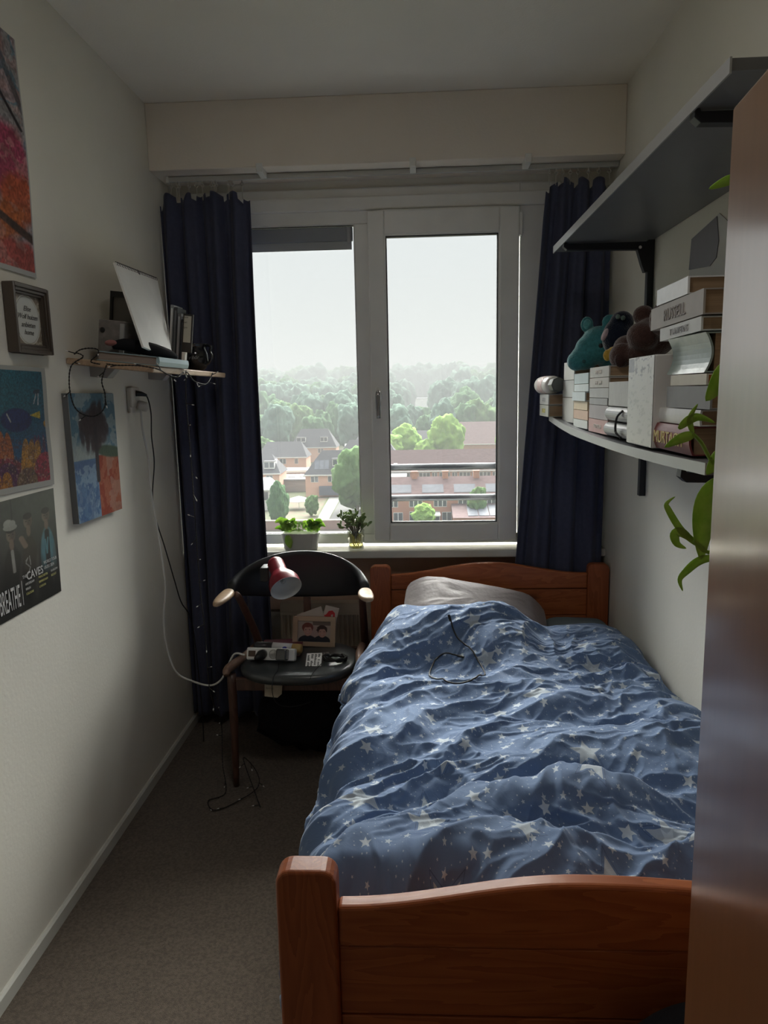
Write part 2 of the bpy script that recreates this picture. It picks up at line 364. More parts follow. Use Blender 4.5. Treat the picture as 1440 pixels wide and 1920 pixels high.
# blind in left pane
bl=empty('roller_blind',(.46,3.165,2.05),'dark grey roller blind rolled up at the top of the left window pane','blind')
box('headbox', mat('blind_grey',(.26,.28,.31),.5), bl, .16,3.158,2.085,.765,3.18,2.142, bevel=.004)
box('fabric', mat('blind_fabric',(.40,.42,.43),.8), bl, .165,3.166,2.052,.76,3.170,2.09)
box('bottom_bar', mat('blind_bar',(.5,.52,.54),.4), bl, .165,3.162,2.088,.76,3.178,2.096, bevel=.002)
box('end_cap', mat('blind_cap',(.35,.36,.38),.4), bl, .742,3.152,2.075,.757,3.16,2.14, bevel=.002)
# curtain rail + clips
rl=empty('curtain_rail',(.9,3.05,2.30),'white curtain rail running under the beam above the window','curtain rail')
box('rail', mat('rail_white',(.50,.50,.47),.4), rl, .045,3.018,2.301,W-.003,3.035,2.320, bevel=.002)
for x in (.432,1.02,1.455):
    box('clip', M_white, rl, x-.012,2.93,2.302,x+.012,3.036,2.334, bevel=.002)
box('end_stop', M_white, rl, .04,3.016,2.298,.05,3.037,2.322)

# radiator, wall sockets
rad=empty('radiator',(.63,3.08,.14),'beige panel radiator under the windowsill behind the chair','radiator')
M_rad=mat('radiator_enamel',(.40,.34,.27),.45)
r=MB(); r.box(.41,3.06,.15,.97,3.12,.55)
for k in range(27):
    x=.42+k*.02; r.prism([(x,3.06),(x+.004,3.052),(x+.011,3.052),(x+.015,3.06)],'z',.165,.50)
r.build('panel', M_rad, rad); box('top_grille', M_rad, rad, .41,3.055,.50,.97,3.13,.515)
for x in (.48,.88): box('bracket', M_rad, rad, x,3.11,.10,x+.03,3.158,.5)
sk=empty('wall_outlet',(.785,3.04,.38),'small beige outlet box with dark slot between chair and headboard','socket')
box('housing', mat('beige_plastic',(.34,.28,.23),.5), sk, .768,3.02,.33,.805,3.052,.44, bevel=.003)
box('slot', M_black, sk, .780,3.017,.388,.794,3.021,.398)

# ------------------------------------------------------------------ curtains
def curtain(name, x0t,x1t,x0b,x1b,zt,zb,folds,yc,amp,seed,label,dip=None):
    nu,nv=220,90; u,v=np.meshgrid(np.linspace(0,1,nu),np.linspace(0,1,nv))   # v 0 top
    xt=x0t+(x1t-x0t)*u; xb=x0b+(x1b-x0b)*u; e=v**1.0; x=xt*(1-e)+xb*e
    ph=2*PI*folds*u+1.2*np.sin(3*u+seed)+.5*np.sin(4*v+5*u+seed)
    a=amp*(.55+.45*np.minimum(v*6,1))*(.75+.5*vnoise(u*5,v*2,seed))
    y=yc+a*np.sin(ph)+.35*a*np.sin(2.3*ph+1+2*v)
    x=x+.25*a*np.cos(ph)
    z=zt+(zb-zt)*v
    top=np.clip(1-v*14,0,1); z=z-top*(.018*(1+np.sin(ph*1.0+.6))/2+(dip(u) if dip is not None else 0))
    c=empty(name,((x0t+x1t)/2,yc,zb),label,'curtain','navy curtains at the window' if False else None)
    V=np.stack([x,y,z],-1).reshape(-1,3); m=MB(); m.v=[tuple(p) for p in V.tolist()]
    idx=np.arange(nu*nv).reshape(nv,nu); q=np.stack([idx[:-1,:-1],idx[1:,:-1],idx[1:,1:],idx[:-1,1:]],-1).reshape(-1,4); m.f=[tuple(t) for t in q.tolist()]; m.m=[0]*len(m.f)
    m.build('cloth', M_navy, c, smooth=True, solid=.003)
    return c,(x,y,z)
def hooks(c,xs,grid_top):
    for x,zt in zip(xs,grid_top):
        m=MB(); m.tube([(x,3.026,2.302),(x,3.026,2.292)],.0025,n=6)
        pts=[(x+.006*math.cos(a),3.026,2.286+.006*math.sin(a)) for a in np.linspace(0,2*PI,13)]; m.tube(pts,.0018,n=6,cap=False)
        m.tube([(x,3.026,2.28),(x,3.026,zt-.02)],.0013,n=6); m.build('hook', mat('hook_white',(.45,.43,.38),.4), c)
cl,_=curtain('curtain',.004,.372,.004,.385,2.262,.055,4.6,3.022,.024,1,'navy blue curtain bunched on the left side of the window behind the chair',
   dip=lambda u: .035*np.exp(-((u-.02)/.05)**2)+.03*np.exp(-((u-.28)/.03)**2)+.03*np.clip((u-.72)/.28,0,1)**2+.0*u+.02*(np.sin(u*37)>.6))
hooks(cl,[.055,.078,.088,.128,.158,.182,.217,.228,.238,.288,.302,.342],[2.25]*12)
cr,_=curtain('curtain',1.535,1.800,1.385,1.797,2.268,.10,3.3,3.030,.018,4,'navy blue curtain on the right side of the window behind the headboard',
   dip=lambda u: .02*(np.sin(u*29+1)>.5)+.03*np.exp(-((u-.02)/.06)**2)+.03*np.exp(-((u-1)/.08)**2))
hooks(cr,[1.55,1.575,1.60,1.63,1.66,1.70,1.74,1.78],[2.262]*8)

# ------------------------------------------------------------------ bed
BX0,BX1=.817,1.812; BY0,BY1=.93,2.985
def wave(x0,x1,zlo,zhi,cx,n=40,zlo2=None):
    P=[]
    for i in range(n+1):
        x=x0+(x1-x0)*i/n; t=(x-cx)/((cx-x0) if x<cx else (x1-cx)); k=(1+math.cos(PI*t))/2; lo=zlo if x<cx or zlo2 is None else zlo2
        P.append((x,lo+(zhi-lo)*k))
    return P
bed=empty('bed',(1.31,1.95,0),'single orange pine bed with curved head and foot boards along the right wall','bed')
def post(x0,x1,y0,y1,z1):
    r=.022; P=[(x0,0),(x1,0),(x1,z1-r)]+[(x1-r+r*math.cos(a),z1-r+r*math.sin(a)) for a in np.linspace(0,PI/2,6)]+[(x0+r+r*math.cos(a),z1-r+r*math.sin(a)) for a in np.linspace(PI/2,PI,6)]+[(x0,z1-r)]
    return MB().prism(P,'y',y0,y1)
def board(name,ya,yb,zt,zlo,zhi,cx,zl2=None,label=None):
    a=board_e=empty(name,(1.31,(ya+yb)/2,0)); a.parent=bed; a.location=Vector((1.31,(ya+yb)/2,0))-bed.location
    post(BX0,BX0+.088,ya,yb,zt).build('post',M_pinez,a,bevel=.005,seg=3); post(BX1-.088,BX1,ya,yb,zt).build('post',M_pinez,a,bevel=.005,seg=3)
    P=wave(BX0+.088,BX1-.088,zlo,zhi,cx,zlo2=zl2); zb=zlo-.065
    MB().prism([(P[0][0],zb)]+[(P[-1][0],zb)]+P[::-1],'y',ya+.006,yb-.006).build('top_rail',M_pine,a,bevel=.006,seg=3)
    k=MB()
    for i in range(4):
        z1=zb-.003-i*.115; k.box(BX0+.088,ya+.012,z1-.112,BX1-.088,yb-.012,z1)
    k.build('plank',M_pine,a,bevel=.002)
    return a
board('headboard',2.965,3.005,.740,.700,.748,1.31)
board('footboard',.928,.968,.790,.730,.770,1.25,.742)
for x in (BX0+.012,BX1-.035): box('side_rail',M_piney,bed,x,.968,.26,x+.023,2.965,.40,bevel=.004)
sl=MB()
for k in range(12): sl.box(BX0+.035,1.03+k*.16,.265,BX1-.035,1.10+k*.16,.283)
sl.build('slat',M_piney,bed)
mt=MB().box(BX0+.04,.985,.285,BX1-.03,2.955,.44).build('mattress',mat('navy_sheet',(.02,.028,.09),.85,.2,bump=.2,bscale=60,bdist=.004),bevel=.035,seg=5)
tag(mt,'mattress under a navy fitted sheet lying inside the pine bed','mattress')

# duvet ------------------------------------------------------------
def duvet_material():
    m=bpy.data.materials.new('star_print_cotton'); m.use_nodes=True; nt=m.node_tree; b=nt.nodes['Principled BSDF']; L=nt.links.new
    def N(t,**k):
        n=nt.nodes.new(t)
        for a,v in k.items(): setattr(n,a,v)
        return n
    def M(op,a,b2=None,c=None):
        n=N('ShaderNodeMath',operation=op)
        for i,x in enumerate((a,b2,c)):
            if x is None: continue
            if isinstance(x,(int,float)): n.inputs[i].default_value=x
            else: L(x,n.inputs[i])
        return n.outputs[0]
    uv=N('ShaderNodeUVMap'); uv.uv_map='cloth'
    base=N('ShaderNodeMix',data_type='RGBA'); base.inputs['A'].default_value=(.095,.150,.275,1); base.inputs['B'].default_value=(.140,.210,.345,1)
    nz=N('ShaderNodeTexNoise'); nz.inputs['Scale'].default_value=7; nz.inputs['Detail'].default_value=5; L(uv.outputs[0],nz.inputs[0]); L(nz.outputs[0],base.inputs['Factor'])
    col=base.outputs['Result']
    for (cell,Rm,prob,off,c,al) in ((.165,.046,.62,(0,0),(.52,.57,.60),.7),(.075,.019,.6,(3.3,1.7),(.60,.66,.70),.7),(.036,.0085,.6,(7.1,4.2),(.62,.68,.72),.6),(.012,.0022,.5,(1.1,9.2),(.55,.62,.70),.6)):
        vm=N('ShaderNodeVectorMath',operation='SCALE'); L(uv.outputs[0],vm.inputs[0]); vm.inputs['Scale'].default_value=1/cell
        va=N('ShaderNodeVectorMath',operation='ADD'); L(vm.outputs[0],va.inputs[0]); va.inputs[1].default_value=(*off,0)
        vo=N('ShaderNodeTexVoronoi',voronoi_dimensions='2D'); vo.inputs['Scale'].default_value=1; vo.inputs['Randomness'].default_value=.75; L(va.outputs[0],vo.inputs['Vector'])
        d=N('ShaderNodeVectorMath',operation='SUBTRACT'); L(va.outputs[0],d.inputs[0]); L(vo.outputs['Position'],d.inputs[1])
        sp=N('ShaderNodeSeparateXYZ'); L(d.outputs[0],sp.inputs[0]); cs=N('ShaderNodeSeparateColor'); L(vo.outputs['Color'],cs.inputs[0])
        th=M('ADD',M('ARCTAN2',sp.outputs[1],sp.outputs[0]),M('MULTIPLY_ADD',cs.outputs[2],6.28,12.56))
        bb=M('ABSOLUTE',M('SUBTRACT',M('MODULO',th,2*PI/5),PI/5))
        r=M('MULTIPLY',vo.outputs['Distance'],cell)
        R=M('MULTIPLY',M('MULTIPLY_ADD',cs.outputs[1],.55,.45),Rm)
        fx=M('MULTIPLY',M('MULTIPLY',r,M('COSINE',bb)),.384); fy=M('MULTIPLY',M('MULTIPLY',r,M('SINE',bb)),.923)
        ff=M('SUBTRACT',M('ADD',fx,fy),M('MULTIPLY',R,.384))
        ins=M('LESS_THAN',ff,0); keep=M('LESS_THAN',cs.outputs[0],prob); mk=M('MULTIPLY',M('MULTIPLY',ins,keep),al)
        mx=N('ShaderNodeMix',data_type='RGBA'); L(mk,mx.inputs['Factor']); L(col,mx.inputs['A']); mx.inputs['B'].default_value=(*c,1); col=mx.outputs['Result']
        if cell>.1:   # thin outline offset from the big stars
            f2=M('ABSOLUTE',M('SUBTRACT',ff,.0045)); ol=M('MULTIPLY',M('MULTIPLY',M('LESS_THAN',f2,.0006),keep),.55)
            mx=N('ShaderNodeMix',data_type='RGBA'); L(ol,mx.inputs['Factor']); L(col,mx.inputs['A']); mx.inputs['B'].default_value=(.04,.06,.13,1); col=mx.outputs['Result']
    L(col,b.inputs['Base Color']); b.inputs['Roughness'].default_value=.85; b.inputs['Specular IOR Level'].default_value=.2; b.inputs['Sheen Weight'].default_value=.15
    n2=N('ShaderNodeTexNoise'); n2.inputs['Scale'].default_value=55; n2.inputs['Detail'].default_value=5; n2.inputs['Distortion'].default_value=1.2; L(uv.outputs[0],n2.inputs[0])
    bp=N('ShaderNodeBump'); bp.inputs['Strength'].default_value=.22; bp.inputs['Distance'].default_value=.005; L(n2.outputs[0],bp.inputs['Height']); L(bp.outputs[0],b.inputs['Normal'])
    return m
def smooth(e0,e1,x):
    t=np.clip((x-e0)/(e1-e0),0,1); return t*t*(3-2*t)
def top_z(x,y):
    """mean height of the quilt's upper side"""
    z=.575+.0*x
    z=z+.085*np.exp(-((y-1.15)/.15)**2)*np.exp(-((x-1.02)/.26)**4)        # swell at the foot, left
    z=z+.050*np.exp(-((y-1.20)/.15)**2)*np.exp(-((x-1.50)/.22)**4)
    z=z+.035*np.exp(-((y-1.75)/.30)**2)
    z=z+.105*smooth(2.12,2.42,y)*(1-smooth(1.28,1.52,x))*smooth(.80,.98,x)  # over the pillow
    z=z+.02*smooth(2.2,2.5,y)
    Lf=1-smooth(1.02,1.22,x)
    z=z-(.17*(1-smooth(.99,1.15,y))*Lf+.09*(1-smooth(.97,1.06,y))*(1-Lf))
    z=z+.055*np.exp(-((x-1.30)/.22)**4)*np.exp(-((y-(1.37-.10*np.abs(x-1.30)))/.07)**2)
    z=z+.04*np.exp(-((x-1.62)/.12)**4)*np.exp(-((y-1.16)/.08)**2)
    return z
def build_duvet():
    nu,nv=420,560
    u,v=np.meshgrid(np.linspace(0,1,nu),np.linspace(0,1,nv))
    yend=2.545+.085*smooth(.62,.8,u)+.018*np.cos(u*11)
    y=.985+(yend-.985)*v
    # section: s runs from left hem over the top to the wall side
    fall=1-smooth(2.25,2.60,y)                   # the left drape ends near the head
    hemz=.40+.03*np.sin(y*7)+.02*np.sin(y*17+1)
    hemz=np.where(True,hemz*fall+(1-fall)*.50,hemz)
    xl=.817*fall+(1-fall)*.875+.006*np.sin(y*13)-.010*np.exp(-((y-1.34)/.05)**2); xr=1.800
    tz=top_z(xl+(xr-xl)*np.clip((u-.13)/.8,0,1),y)
    a=.14                                        # share of u on the drape
    tl=np.clip(u/a,0,1); tt=np.clip((u-a)/(.93-a),0,1); tr=np.clip((u-.93)/.07,0,1)
    x=xl+(xr-xl)*(.02*np.sin(tl*PI/2)**2*0+tt)
    rad=.10
    dx=x-xl; dr=xr-x
    edge=np.sqrt(np.clip(1-(1-np.clip(dx/rad,0,1))**2,0,1)); edger=np.sqrt(np.clip(1-(1-np.clip(dr/.14,0,1))**2,0,1))
    drop_l=.09*(1-edge); drop_r=.12*(1-edger)
    z=tz-drop_l-drop_r
    zl0=tz-.09
    z=np.where(u<a, hemz+(zl0-hemz)*tl, z)
    x=np.where(u<a, xl-.006*np.sin(tl*PI), x)
    z=np.where(u>.93, (tz-.12)-(.12)*tr, z); x=np.where(u>.93,xr-.002*tr,x)
    # foot end turns down
    P=np.stack([x,y,z],-1)
    du=np.gradient(P,axis=1); dv=np.gradient(P,axis=0); n=np.cross(du,dv); n/=np.linalg.norm(n,axis=-1,keepdims=True)+1e-9
    su=np.where(u<a,-.25*(1-tl),x-xl); sx=su+.8; sy=y
    wx=sx+.10*(fbm(sx*3,sy*3,11)-.5); wy=sy+.16*(fbm(sx*3+5,sy*3,12)-.5)
    def crease(p,q,seed,pw=1.5,k=2.4):
        g=gnoise(p,q,seed); return np.clip(1-np.abs(g)*k,0,1)**pw
    lft=np.clip(1.30-wx,0,1); rgt=np.clip(wx-1.45,0,1)
    acr=wy+.62*lft-.25*rgt                       # fold lines fan out towards the left side of the foot
    n3=fbm(sx*5,sy*5,33)
    band=gnoise(wx*1.5+3,acr*5.2,21)
    big=.019*np.tanh(band*3.2)
    c1=crease(wx*1.6+7,acr*5.6,22,1.25,2.0); c2=crease(wx*3.0+1,(acr+.10*n3)*11,23,1.2); c3=crease(wx*6+2,(acr+.2*n3)*22,24,1.0,3.2)
    d1=crease((wx+.5*wy)*6,(wy-.5*wx)*3.0,26); d2=crease((wx-.7*wy)*11,(wy+.6*wx)*6,27); v1=crease(wx*9,wy*2.6,28)
    m1=vnoise(sx*3.1,sy*3.1,31); m2=vnoise(sx*3.7+9,sy*3.7,32); nearp=smooth(1.95,2.35,wy)
    h=big*(1-.5*nearp)+.024*c1*(.45+.9*m1)*(1-.55*nearp)+.013*c2*(.2+1.2*m2)*(1-.3*nearp)+.0042*c3*(.2+m1)
    h=h+.010*d1*m2*m2*1.6+.0035*d2*(.1+m1)+.013*v1*nearp*m1*1.2
    h=h+.0020*(crease(wx*19,wy*17,35,.9,3.0)-.3)*(.3+m2)
    foot=np.exp(-((sy-1.13)/.12)**2); h=h+foot*(.040*crease(wx*2.6+.4,wy*2.2,37,1.2,1.8)-.012)
    # folds on the drape run downwards
    dr_f=.006*np.sin(sy*42+4*fbm(sx*2,sy*5,41)*3)*np.clip(1-tt*14,0,1)
    h=h+dr_f
    fade=1.15*np.clip(v*25,0,1)*np.clip((1-v)*20,.3,1)*np.clip((1-u)*14,.0,1)
    P=P+n*(h*fade)[...,None]
    P[...,0]=np.minimum(P[...,0],1.811)
    P[...,1]=np.maximum(P[...,1],.974)
    me=bpy.data.meshes.new('duvet'); o0=np.array([1.3,1.8,.36])
    idx=np.arange(nu*nv).reshape(nv,nu); q=np.stack([idx[:-1,:-1],idx[:-1,1:],idx[1:,1:],idx[1:,:-1]],-1).reshape(-1,4)
    me.from_pydata([tuple(p) for p in (P.reshape(-1,3)-o0).tolist()],[],[tuple(f) for f in q.tolist()])
    uvl=me.uv_layers.new(name='cloth'); UV=np.stack([sx,sy],-1).reshape(-1,2)
    li=np.empty(len(me.loops),int); me.loops.foreach_get('vertex_index',li); uvl.data.foreach_set('uv',UV[li].astype(np.float32).ravel())
    for p in me.polygons: p.use_smooth=True
    me.materials.append(duvet_material())
    o=bpy.data.objects.new('duvet',me); COL.objects.link(o); o.location=o0
    md=o.modifiers.new('t','SOLIDIFY'); md.thickness=.012; md.offset=-1
    return tag(o,'crumpled blue duvet with a white star print spread over the pine bed','duvet')
build_duvet()
def superpillow(name,c,rad,rot,m,label,seed=1,cat='pillow'):
    n=60; V=[]; 
    for i in range(n+1):
        th=-PI/2+PI*i/n
        for k in range(n*2):
            a=PI*k/n; ca,sa=math.cos(a),math.sin(a); e=.42
            x=math.copysign(abs(ca)**e,ca)*math.cos(th)**.5; y=math.copysign(abs(sa)**e,sa)*math.cos(th)**.5
            z=math.sin(th); edge=max(abs(x),abs(y)); z*=(1-.75*edge**5)
            w=.05*noise.noise(Vector((x*3,y*3,seed)))+.035*(1-abs(noise.noise(Vector((x*4+2,y*7,seed+3)))*2))
            V.append((x*rad[0],y*rad[1],(z+w*math.cos(th*.6))*rad[2]))
    m_=MB(); N2=2*n
    m_.add(V,[(i*N2+k,i*N2+(k+1)%N2,(i+1)*N2+(k+1)%N2,(i+1)*N2+k) for i in range(n) for k in range(N2)])
    m_.tf(Matrix.Translation(c)@rot.to_4x4())
    return tag(m_.build(name,m,None,smooth=True),label,cat)
M_pil=mat('grey_satin',(.30,.265,.27),.5,.4,bump=.3,bscale=25,bdist=.01)
R3=Matrix.Rotation
superpillow('pillow',(1.245,2.775,.588),(.285,.165,.085),R3(math.radians(11),3,'Y')@R3(math.radians(22),3,'X') ,M_pil,'large grey pillow tucked under the duvet against the headboard')
superpillow('pillow',(1.655,2.80,.500),(.14,.13,.045),R3(math.radians(2),3,'Y'),mat('slate_sheet',(.13,.17,.19),.8),'flat slate grey pillow in the right corner of the bed by the wall',5)
lp=[(1.129,2.345,.725),(1.15,2.30,.728),(1.19,2.245,.715),(1.222,2.16,.69),(1.215,2.06,.655),(1.18,1.99,.635),(1.13,1.965,.632),(1.085,2.0,.637),(1.058,2.08,.655),(1.055,2.16,.68),(1.085,2.22,.70),(1.13,2.225,.705),(1.165,2.19,.70)]
# ------------------------------------------------------------------ wardrobe
wd=empty('wardrobe',(1.55,.35,0),'tall brown veneered wardrobe at the right edge, its door slightly ajar','wardrobe')
box('carcass',M_wardrobe,wd,1.300,.06,.0,1.812,.618,1.655,bevel=.002)
dm=box('door',M_wardrobe,wd,1.278,.07,.03,1.2955,.620,1.674,bevel=.003); 
dm.data.transform(Matrix.Translation(-Vector(wd.location)).inverted()); dm.data.transform(Matrix.Translation((1.2955,.620,0))@Matrix.Rotation(math.radians(-5.5),4,'Z')@Matrix.Translation((-1.2955,-.620,0))); dm.data.transform(Matrix.Translation(-Vector(wd.location)))
MB().tube([(1.215,.14,.80),(1.190,.14,.80),(1.190,.14,.95),(1.215,.14,.95)],.005,sub=2).build('handle',M_greyedge,wd,smooth=True)
# bag in the corner between wardrobe and bed
superb=MB()
n=40
for i in range(n+1):
    th=-PI/2+PI*i/n
    for k in range(n):
        a=2*PI*k/n; f=lambda q,e: math.copysign(abs(q)**e,q)
        superb.v.append((1.47+.24*f(math.cos(a),.6)*f(math.cos(th),.5),.785+.115*f(math.sin(a),.7)*f(math.cos(th),.5),.345+.343*f(math.sin(th),.8)))
superb.f=[(i*n+k,i*n+(k+1)%n,(i+1)*n+(k+1)%n,(i+1)*n+k) for i in range(n) for k in range(n)]
bg=empty('backpack',(1.47,.785,0),'dark soft backpack standing on the floor between the footboard and the wardrobe','bag')
superb.build('body',M_blackc,bg,smooth=True)
MB().tube([(1.40,.73,.67),(1.42,.72,.70),(1.50,.72,.70),(1.53,.73,.67)],.008,sub=4).build('strap',M_blackc,bg,smooth=True)

# ------------------------------------------------------------------ right shelves
def bracket(y,z,par_label,x0=1.53):
    pass
ru=MB().box(1.795,2.545,1.085,1.815,2.570,1.985).build('shelf_upright',M_bracket,None,bevel=.001); tag(ru,'black slotted upright screwed to the right wall near the curtain','shelf rail')
ru=MB().box(1.795,1.385,1.085,1.815,1.410,1.985).build('shelf_upright',M_bracket,None,bevel=.001); tag(ru,'black slotted upright on the right wall behind the near pile of books','shelf rail')
def arm(y,z,par,x0):
    m=MB(); m.prism([(1.797,z-.003),(x0,z-.003),(x0-.004,z+.006),(x0-.010,z+.006),(x0-.012,z-.012),(x0,z-.022),(1.76,z-.028),(1.775,z-.075),(1.785,z-.10),(1.797,z-.10)],'y',y-.012,y+.012)
    return m.build('bracket',M_bracket,par,bevel=.001)
us=empty('wall_shelf',(1.67,1.98,1.93),'dark grey upper wall shelf on the right wall, empty','shelf')
box('board',M_grey,us,1.519,1.238,1.938,1.812,2.72,1.956)
box('edge_strip',M_greyedge,us,1.515,1.237,1.934,1.5185,2.722,1.958)
arm(2.557,1.936,us,1.53); arm(1.40,1.936,us,1.53)
MB().ball((1.768,2.543,1.915),(.005,.003,.005)).build('screw',M_white,us)
ls=empty('wall_shelf',(1.67,1.98,1.30),'grey lower wall shelf on the right wall carrying stacks of books','shelf')
def sag(y): # the loaded board bows between and beyond its brackets
    t=(y-1.26)/(2.78-1.26); return 1.327+.034*max(0,(t-.62)/.38)**1.6-.006*math.sin(min(t/.62,1)*PI)
m=MB(); ys=[1.262+(2.775-1.262)*i/24 for i in range(25)]
for i,y in enumerate(ys):
    z=sag(y); m.v+= [(1.523,y,z-.018),(1.812,y,z-.018),(1.812,y,z),(1.523,y,z)]
m.f=[(4*i+a,4*i+(a+1)%4,4*i+4+(a+1)%4,4*i+4+a) for i in range(24) for a in range(4)]+[(0,1,2,3),(96,97,98,99)]
m.build('board',M_grey,ls)
m=MB()
for i,y in enumerate(ys):
    z=sag(y); m.v+= [(1.519,y,z-.018),(1.5225,y,z-.018),(1.5225,y,z+.003),(1.519,y,z+.003)]
m.f=[(4*i+a,4*i+(a+1)%4,4*i+4+(a+1)%4,4*i+4+a) for i in range(24) for a in range(4)]+[(0,1,2,3),(96,97,98,99)]
m.build('edge_strip',M_greyedge,ls)
arm(2.557,sag(2.557)-.022,ls,1.56); arm(1.40,sag(1.4)-.022,ls,1.535)

# ------------------------------------------------------------------ books
BK=[0]
def book(ya,yb,z0,z1,depth,col,label,xs=1.55,rot=0,txt=None,tcol=(.9,.9,.9),curve=0,rough=.45,tilt=0,pages=True,tsize=None,wavy=0,pcol=None,bands=None):
    """lies flat on the shelf, spine towards the room (-x); ya..yb along the wall"""
    BK[0]+=1; c=((xs+depth/2),(ya+yb)/2,z0)
    e=empty('book',c,label,'book','books stacked on the lower right shelf' if False else None)
    cm=mat('cover_%d'%BK[0] if False else 'cover_%.2f_%.2f_%.2f_%.2f'%(*col,rough),col,rough,.5,var=.08,vscale=(30,30,30),bump=.15 if wavy else 0,bscale=40,bdist=.004)
    t=min(.0025,(z1-z0)*.12); h=z1-z0; M=Matrix.Translation(c)@Matrix.Rotation(rot,4,'Z')@Matrix.Rotation(tilt,4,'X')@Matrix.Translation(-Vector(c))
    m=MB(); m.box(xs+.004,ya,z1-t,xs+depth,yb,z1).box(xs+.004,ya,z0,xs+depth,yb,z0+t)
    n=8; P=[]
    for i in range(n+1):
        s=i/n; bul=curve*math.sin(s*PI); P.append((xs-bul,z0+h*s))
    Q=[(xs+.004,z1),(xs+.004,z0)]
    # spine sheet
    poly=[(p[0],p[1]) for p in P]+[(p[0]+.004,p[1]) for p in P[::-1]]
    for i in range(n):
        a,b=P[i],P[i+1]; m.hexa([(a[0],ya,a[1]),(a[0]+.004,ya,a[1]),(a[0]+.004,yb,a[1]),(a[0],yb,a[1]),(b[0],ya,b[1]),(b[0]+.004,ya,b[1]),(b[0]+.004,yb,b[1]),(b[0],yb,b[1])])
    m.tf(M).build('cover',cm,e,smooth=False)
    if pages: MB().box(xs+.003-min(0,curve)*1.3,ya+.003,z0+t,xs+depth-.004,yb-.003,z1-t).tf(M).build('pages',pcol or M_paper,e)
    if txt:
        size=tsize or h*.55; tm=mat('ink_%.2f_%.2f_%.2f'%tcol,tcol,.5)
        cx=xs-curve*.9-.0012; cy=(ya+yb)/2; o=text('lettering',txt,(0,0,0),(0,-1,0),(0,0,1),size,tm,None,align='CENTER')
        o.data.transform(Matrix.Translation((cx,cy,z0+h/2-size*.35))); o.data.transform(M); o.data.transform(Matrix.Translation(-Vector(c))); o.parent=e
    if bands:
        for (a,b2,bc) in bands: MB().box(xs-curve-.0008,ya+(yb-ya)*a,z0+.001,xs,ya+(yb-ya)*b2,z1-.001).tf(M).build('spine_label',mat('band_%.2f%.2f%.2f'%bc,bc,.5),e)
    return e
G=(.50,.50,.49); 
z=sag(2.7)
# far stack
book(2.71,2.90,1.358,1.400,.15,(.42,.43,.38),'pale yellow-green spined book at the far end of the lower shelf, under a grey one',xs=1.505,txt='SLOW',tcol=(.75,.68,.25))
book(2.71,2.90,1.402,1.440,.15,(.46,.47,.46),'grey book directly under the lying pink and white bottle',xs=1.505,txt='HOUR',tcol=(.7,.7,.7))
book(2.49,2.68,1.345,1.428,.17,(.55,.55,.52),'thick pale grey book, bottom of the second stack from the curtain')
book(2.49,2.68,1.430,1.487,.17,(.52,.54,.53),'pale grey book in the middle of the second stack from the curtain')
book(2.49,2.66,1.489,1.549,.16,(.66,.66,.63),'white book on top of the second stack from the curtain, beside the teal plush')
# third stack
zz=[1.335,1.362,1.392,1.420,1.450,1.474,1.508]
cols=[(.66,.70,.68),(.62,.44,.33),(.70,.58,.40),(.60,.68,.70),(.60,.67,.68),(.48,.58,.60)]
labs=['white book at the bottom of the third stack, beneath a peach one','peach orange book low in the third stack, under a cream yellow one','cream yellow book in the third stack, between peach and pale blue ones','pale ice blue book in the third stack, resting on the cream yellow one','thin pale mint book, second from the top of the third stack','grey-blue book on top of the third stack from the curtain']
dy=[0,-.005,.004,.012,-.004,0]
for i in range(6):
    book(2.275+dy[i],2.475,zz[i],zz[i+1]-.0015,.15,cols[i],labs[i],xs=1.548-(.006 if i==3 else 0))
# fourth stack
zz=[1.331,1.371,1.412,1.432,1.461,1.490,1.521]
cols=[(.58,.36,.34),(.40,.37,.38),(.34,.35,.35),(.45,.46,.45),(.52,.50,.46),(.50,.49,.45)]
labs=['dusty pink book at the bottom of the fourth stack, next to the rolled paperbacks','mauve grey book on the pink one in the fourth stack','thin dark grey book in the fourth stack, on the mauve one','grey book with a shaded end in the middle of the fourth stack','beige grey book with pale lettering, second from top of the fourth stack','beige book with white letters on top of the fourth stack, under the brown plush']
tx=['RED MOON',None,None,None,'HER  LAW','HER LAW']
for i in range(6):
    book(2.04+(.01 if i in (2,) else 0),2.262,zz[i],zz[i+1]-.0015,.16,cols[i],labs[i],txt=tx[i],tcol=(.78,.74,.70),tsize=.016)
# fifth: thick book and two rounded paperbacks
book(1.84,2.035,1.412,1.475,.16,(.50,.50,.49),'thick light grey ridged book lying on the two rounded black notebooks',rough=.35,bands=None,wavy=1)
def rounded(y0,y1,z0,z1,label,cs):
    e=empty('notebook',(1.60,(y0+y1)/2,z0),label,'notebook'); zc=(z0+z1)/2; r=(z1-z0)/2
    P=[(1.548+.028*(1-math.cos(a))*.0-.028*math.cos(a-PI/2)*0+ -(.028)*math.sin(a)+.028, zc-r*math.cos(a)) for a in np.linspace(0,PI,12)]
    P=[(1.560-.022*math.sin(a), zc-r*math.cos(a)) for a in np.linspace(0,PI,12)]
    MB().prism(P+[(1.70,z1),(1.70,z0)],'y',y0,y1).build('cover',cs,e,smooth=False)
    MB().lathe([(r*.98,0),(r*.98,.004),(r*.6,.006)],(1.575,y0-.003,zc),n=24,axis=(0,-1,0)).build('end',M_black,e)
    return e
M_gl=mat('glossy_grey_cover',(.30,.31,.31),.25,.6)
e1=rounded(1.80,2.035,1.330,1.369,'lower of two rounded grey covered notebooks with dark round ends',M_gl)
e2=rounded(1.81,2.025,1.371,1.411,'upper of two rounded grey covered notebooks with dark round ends',mat('glossy_grey_cover2',(.36,.37,.37),.25,.6))
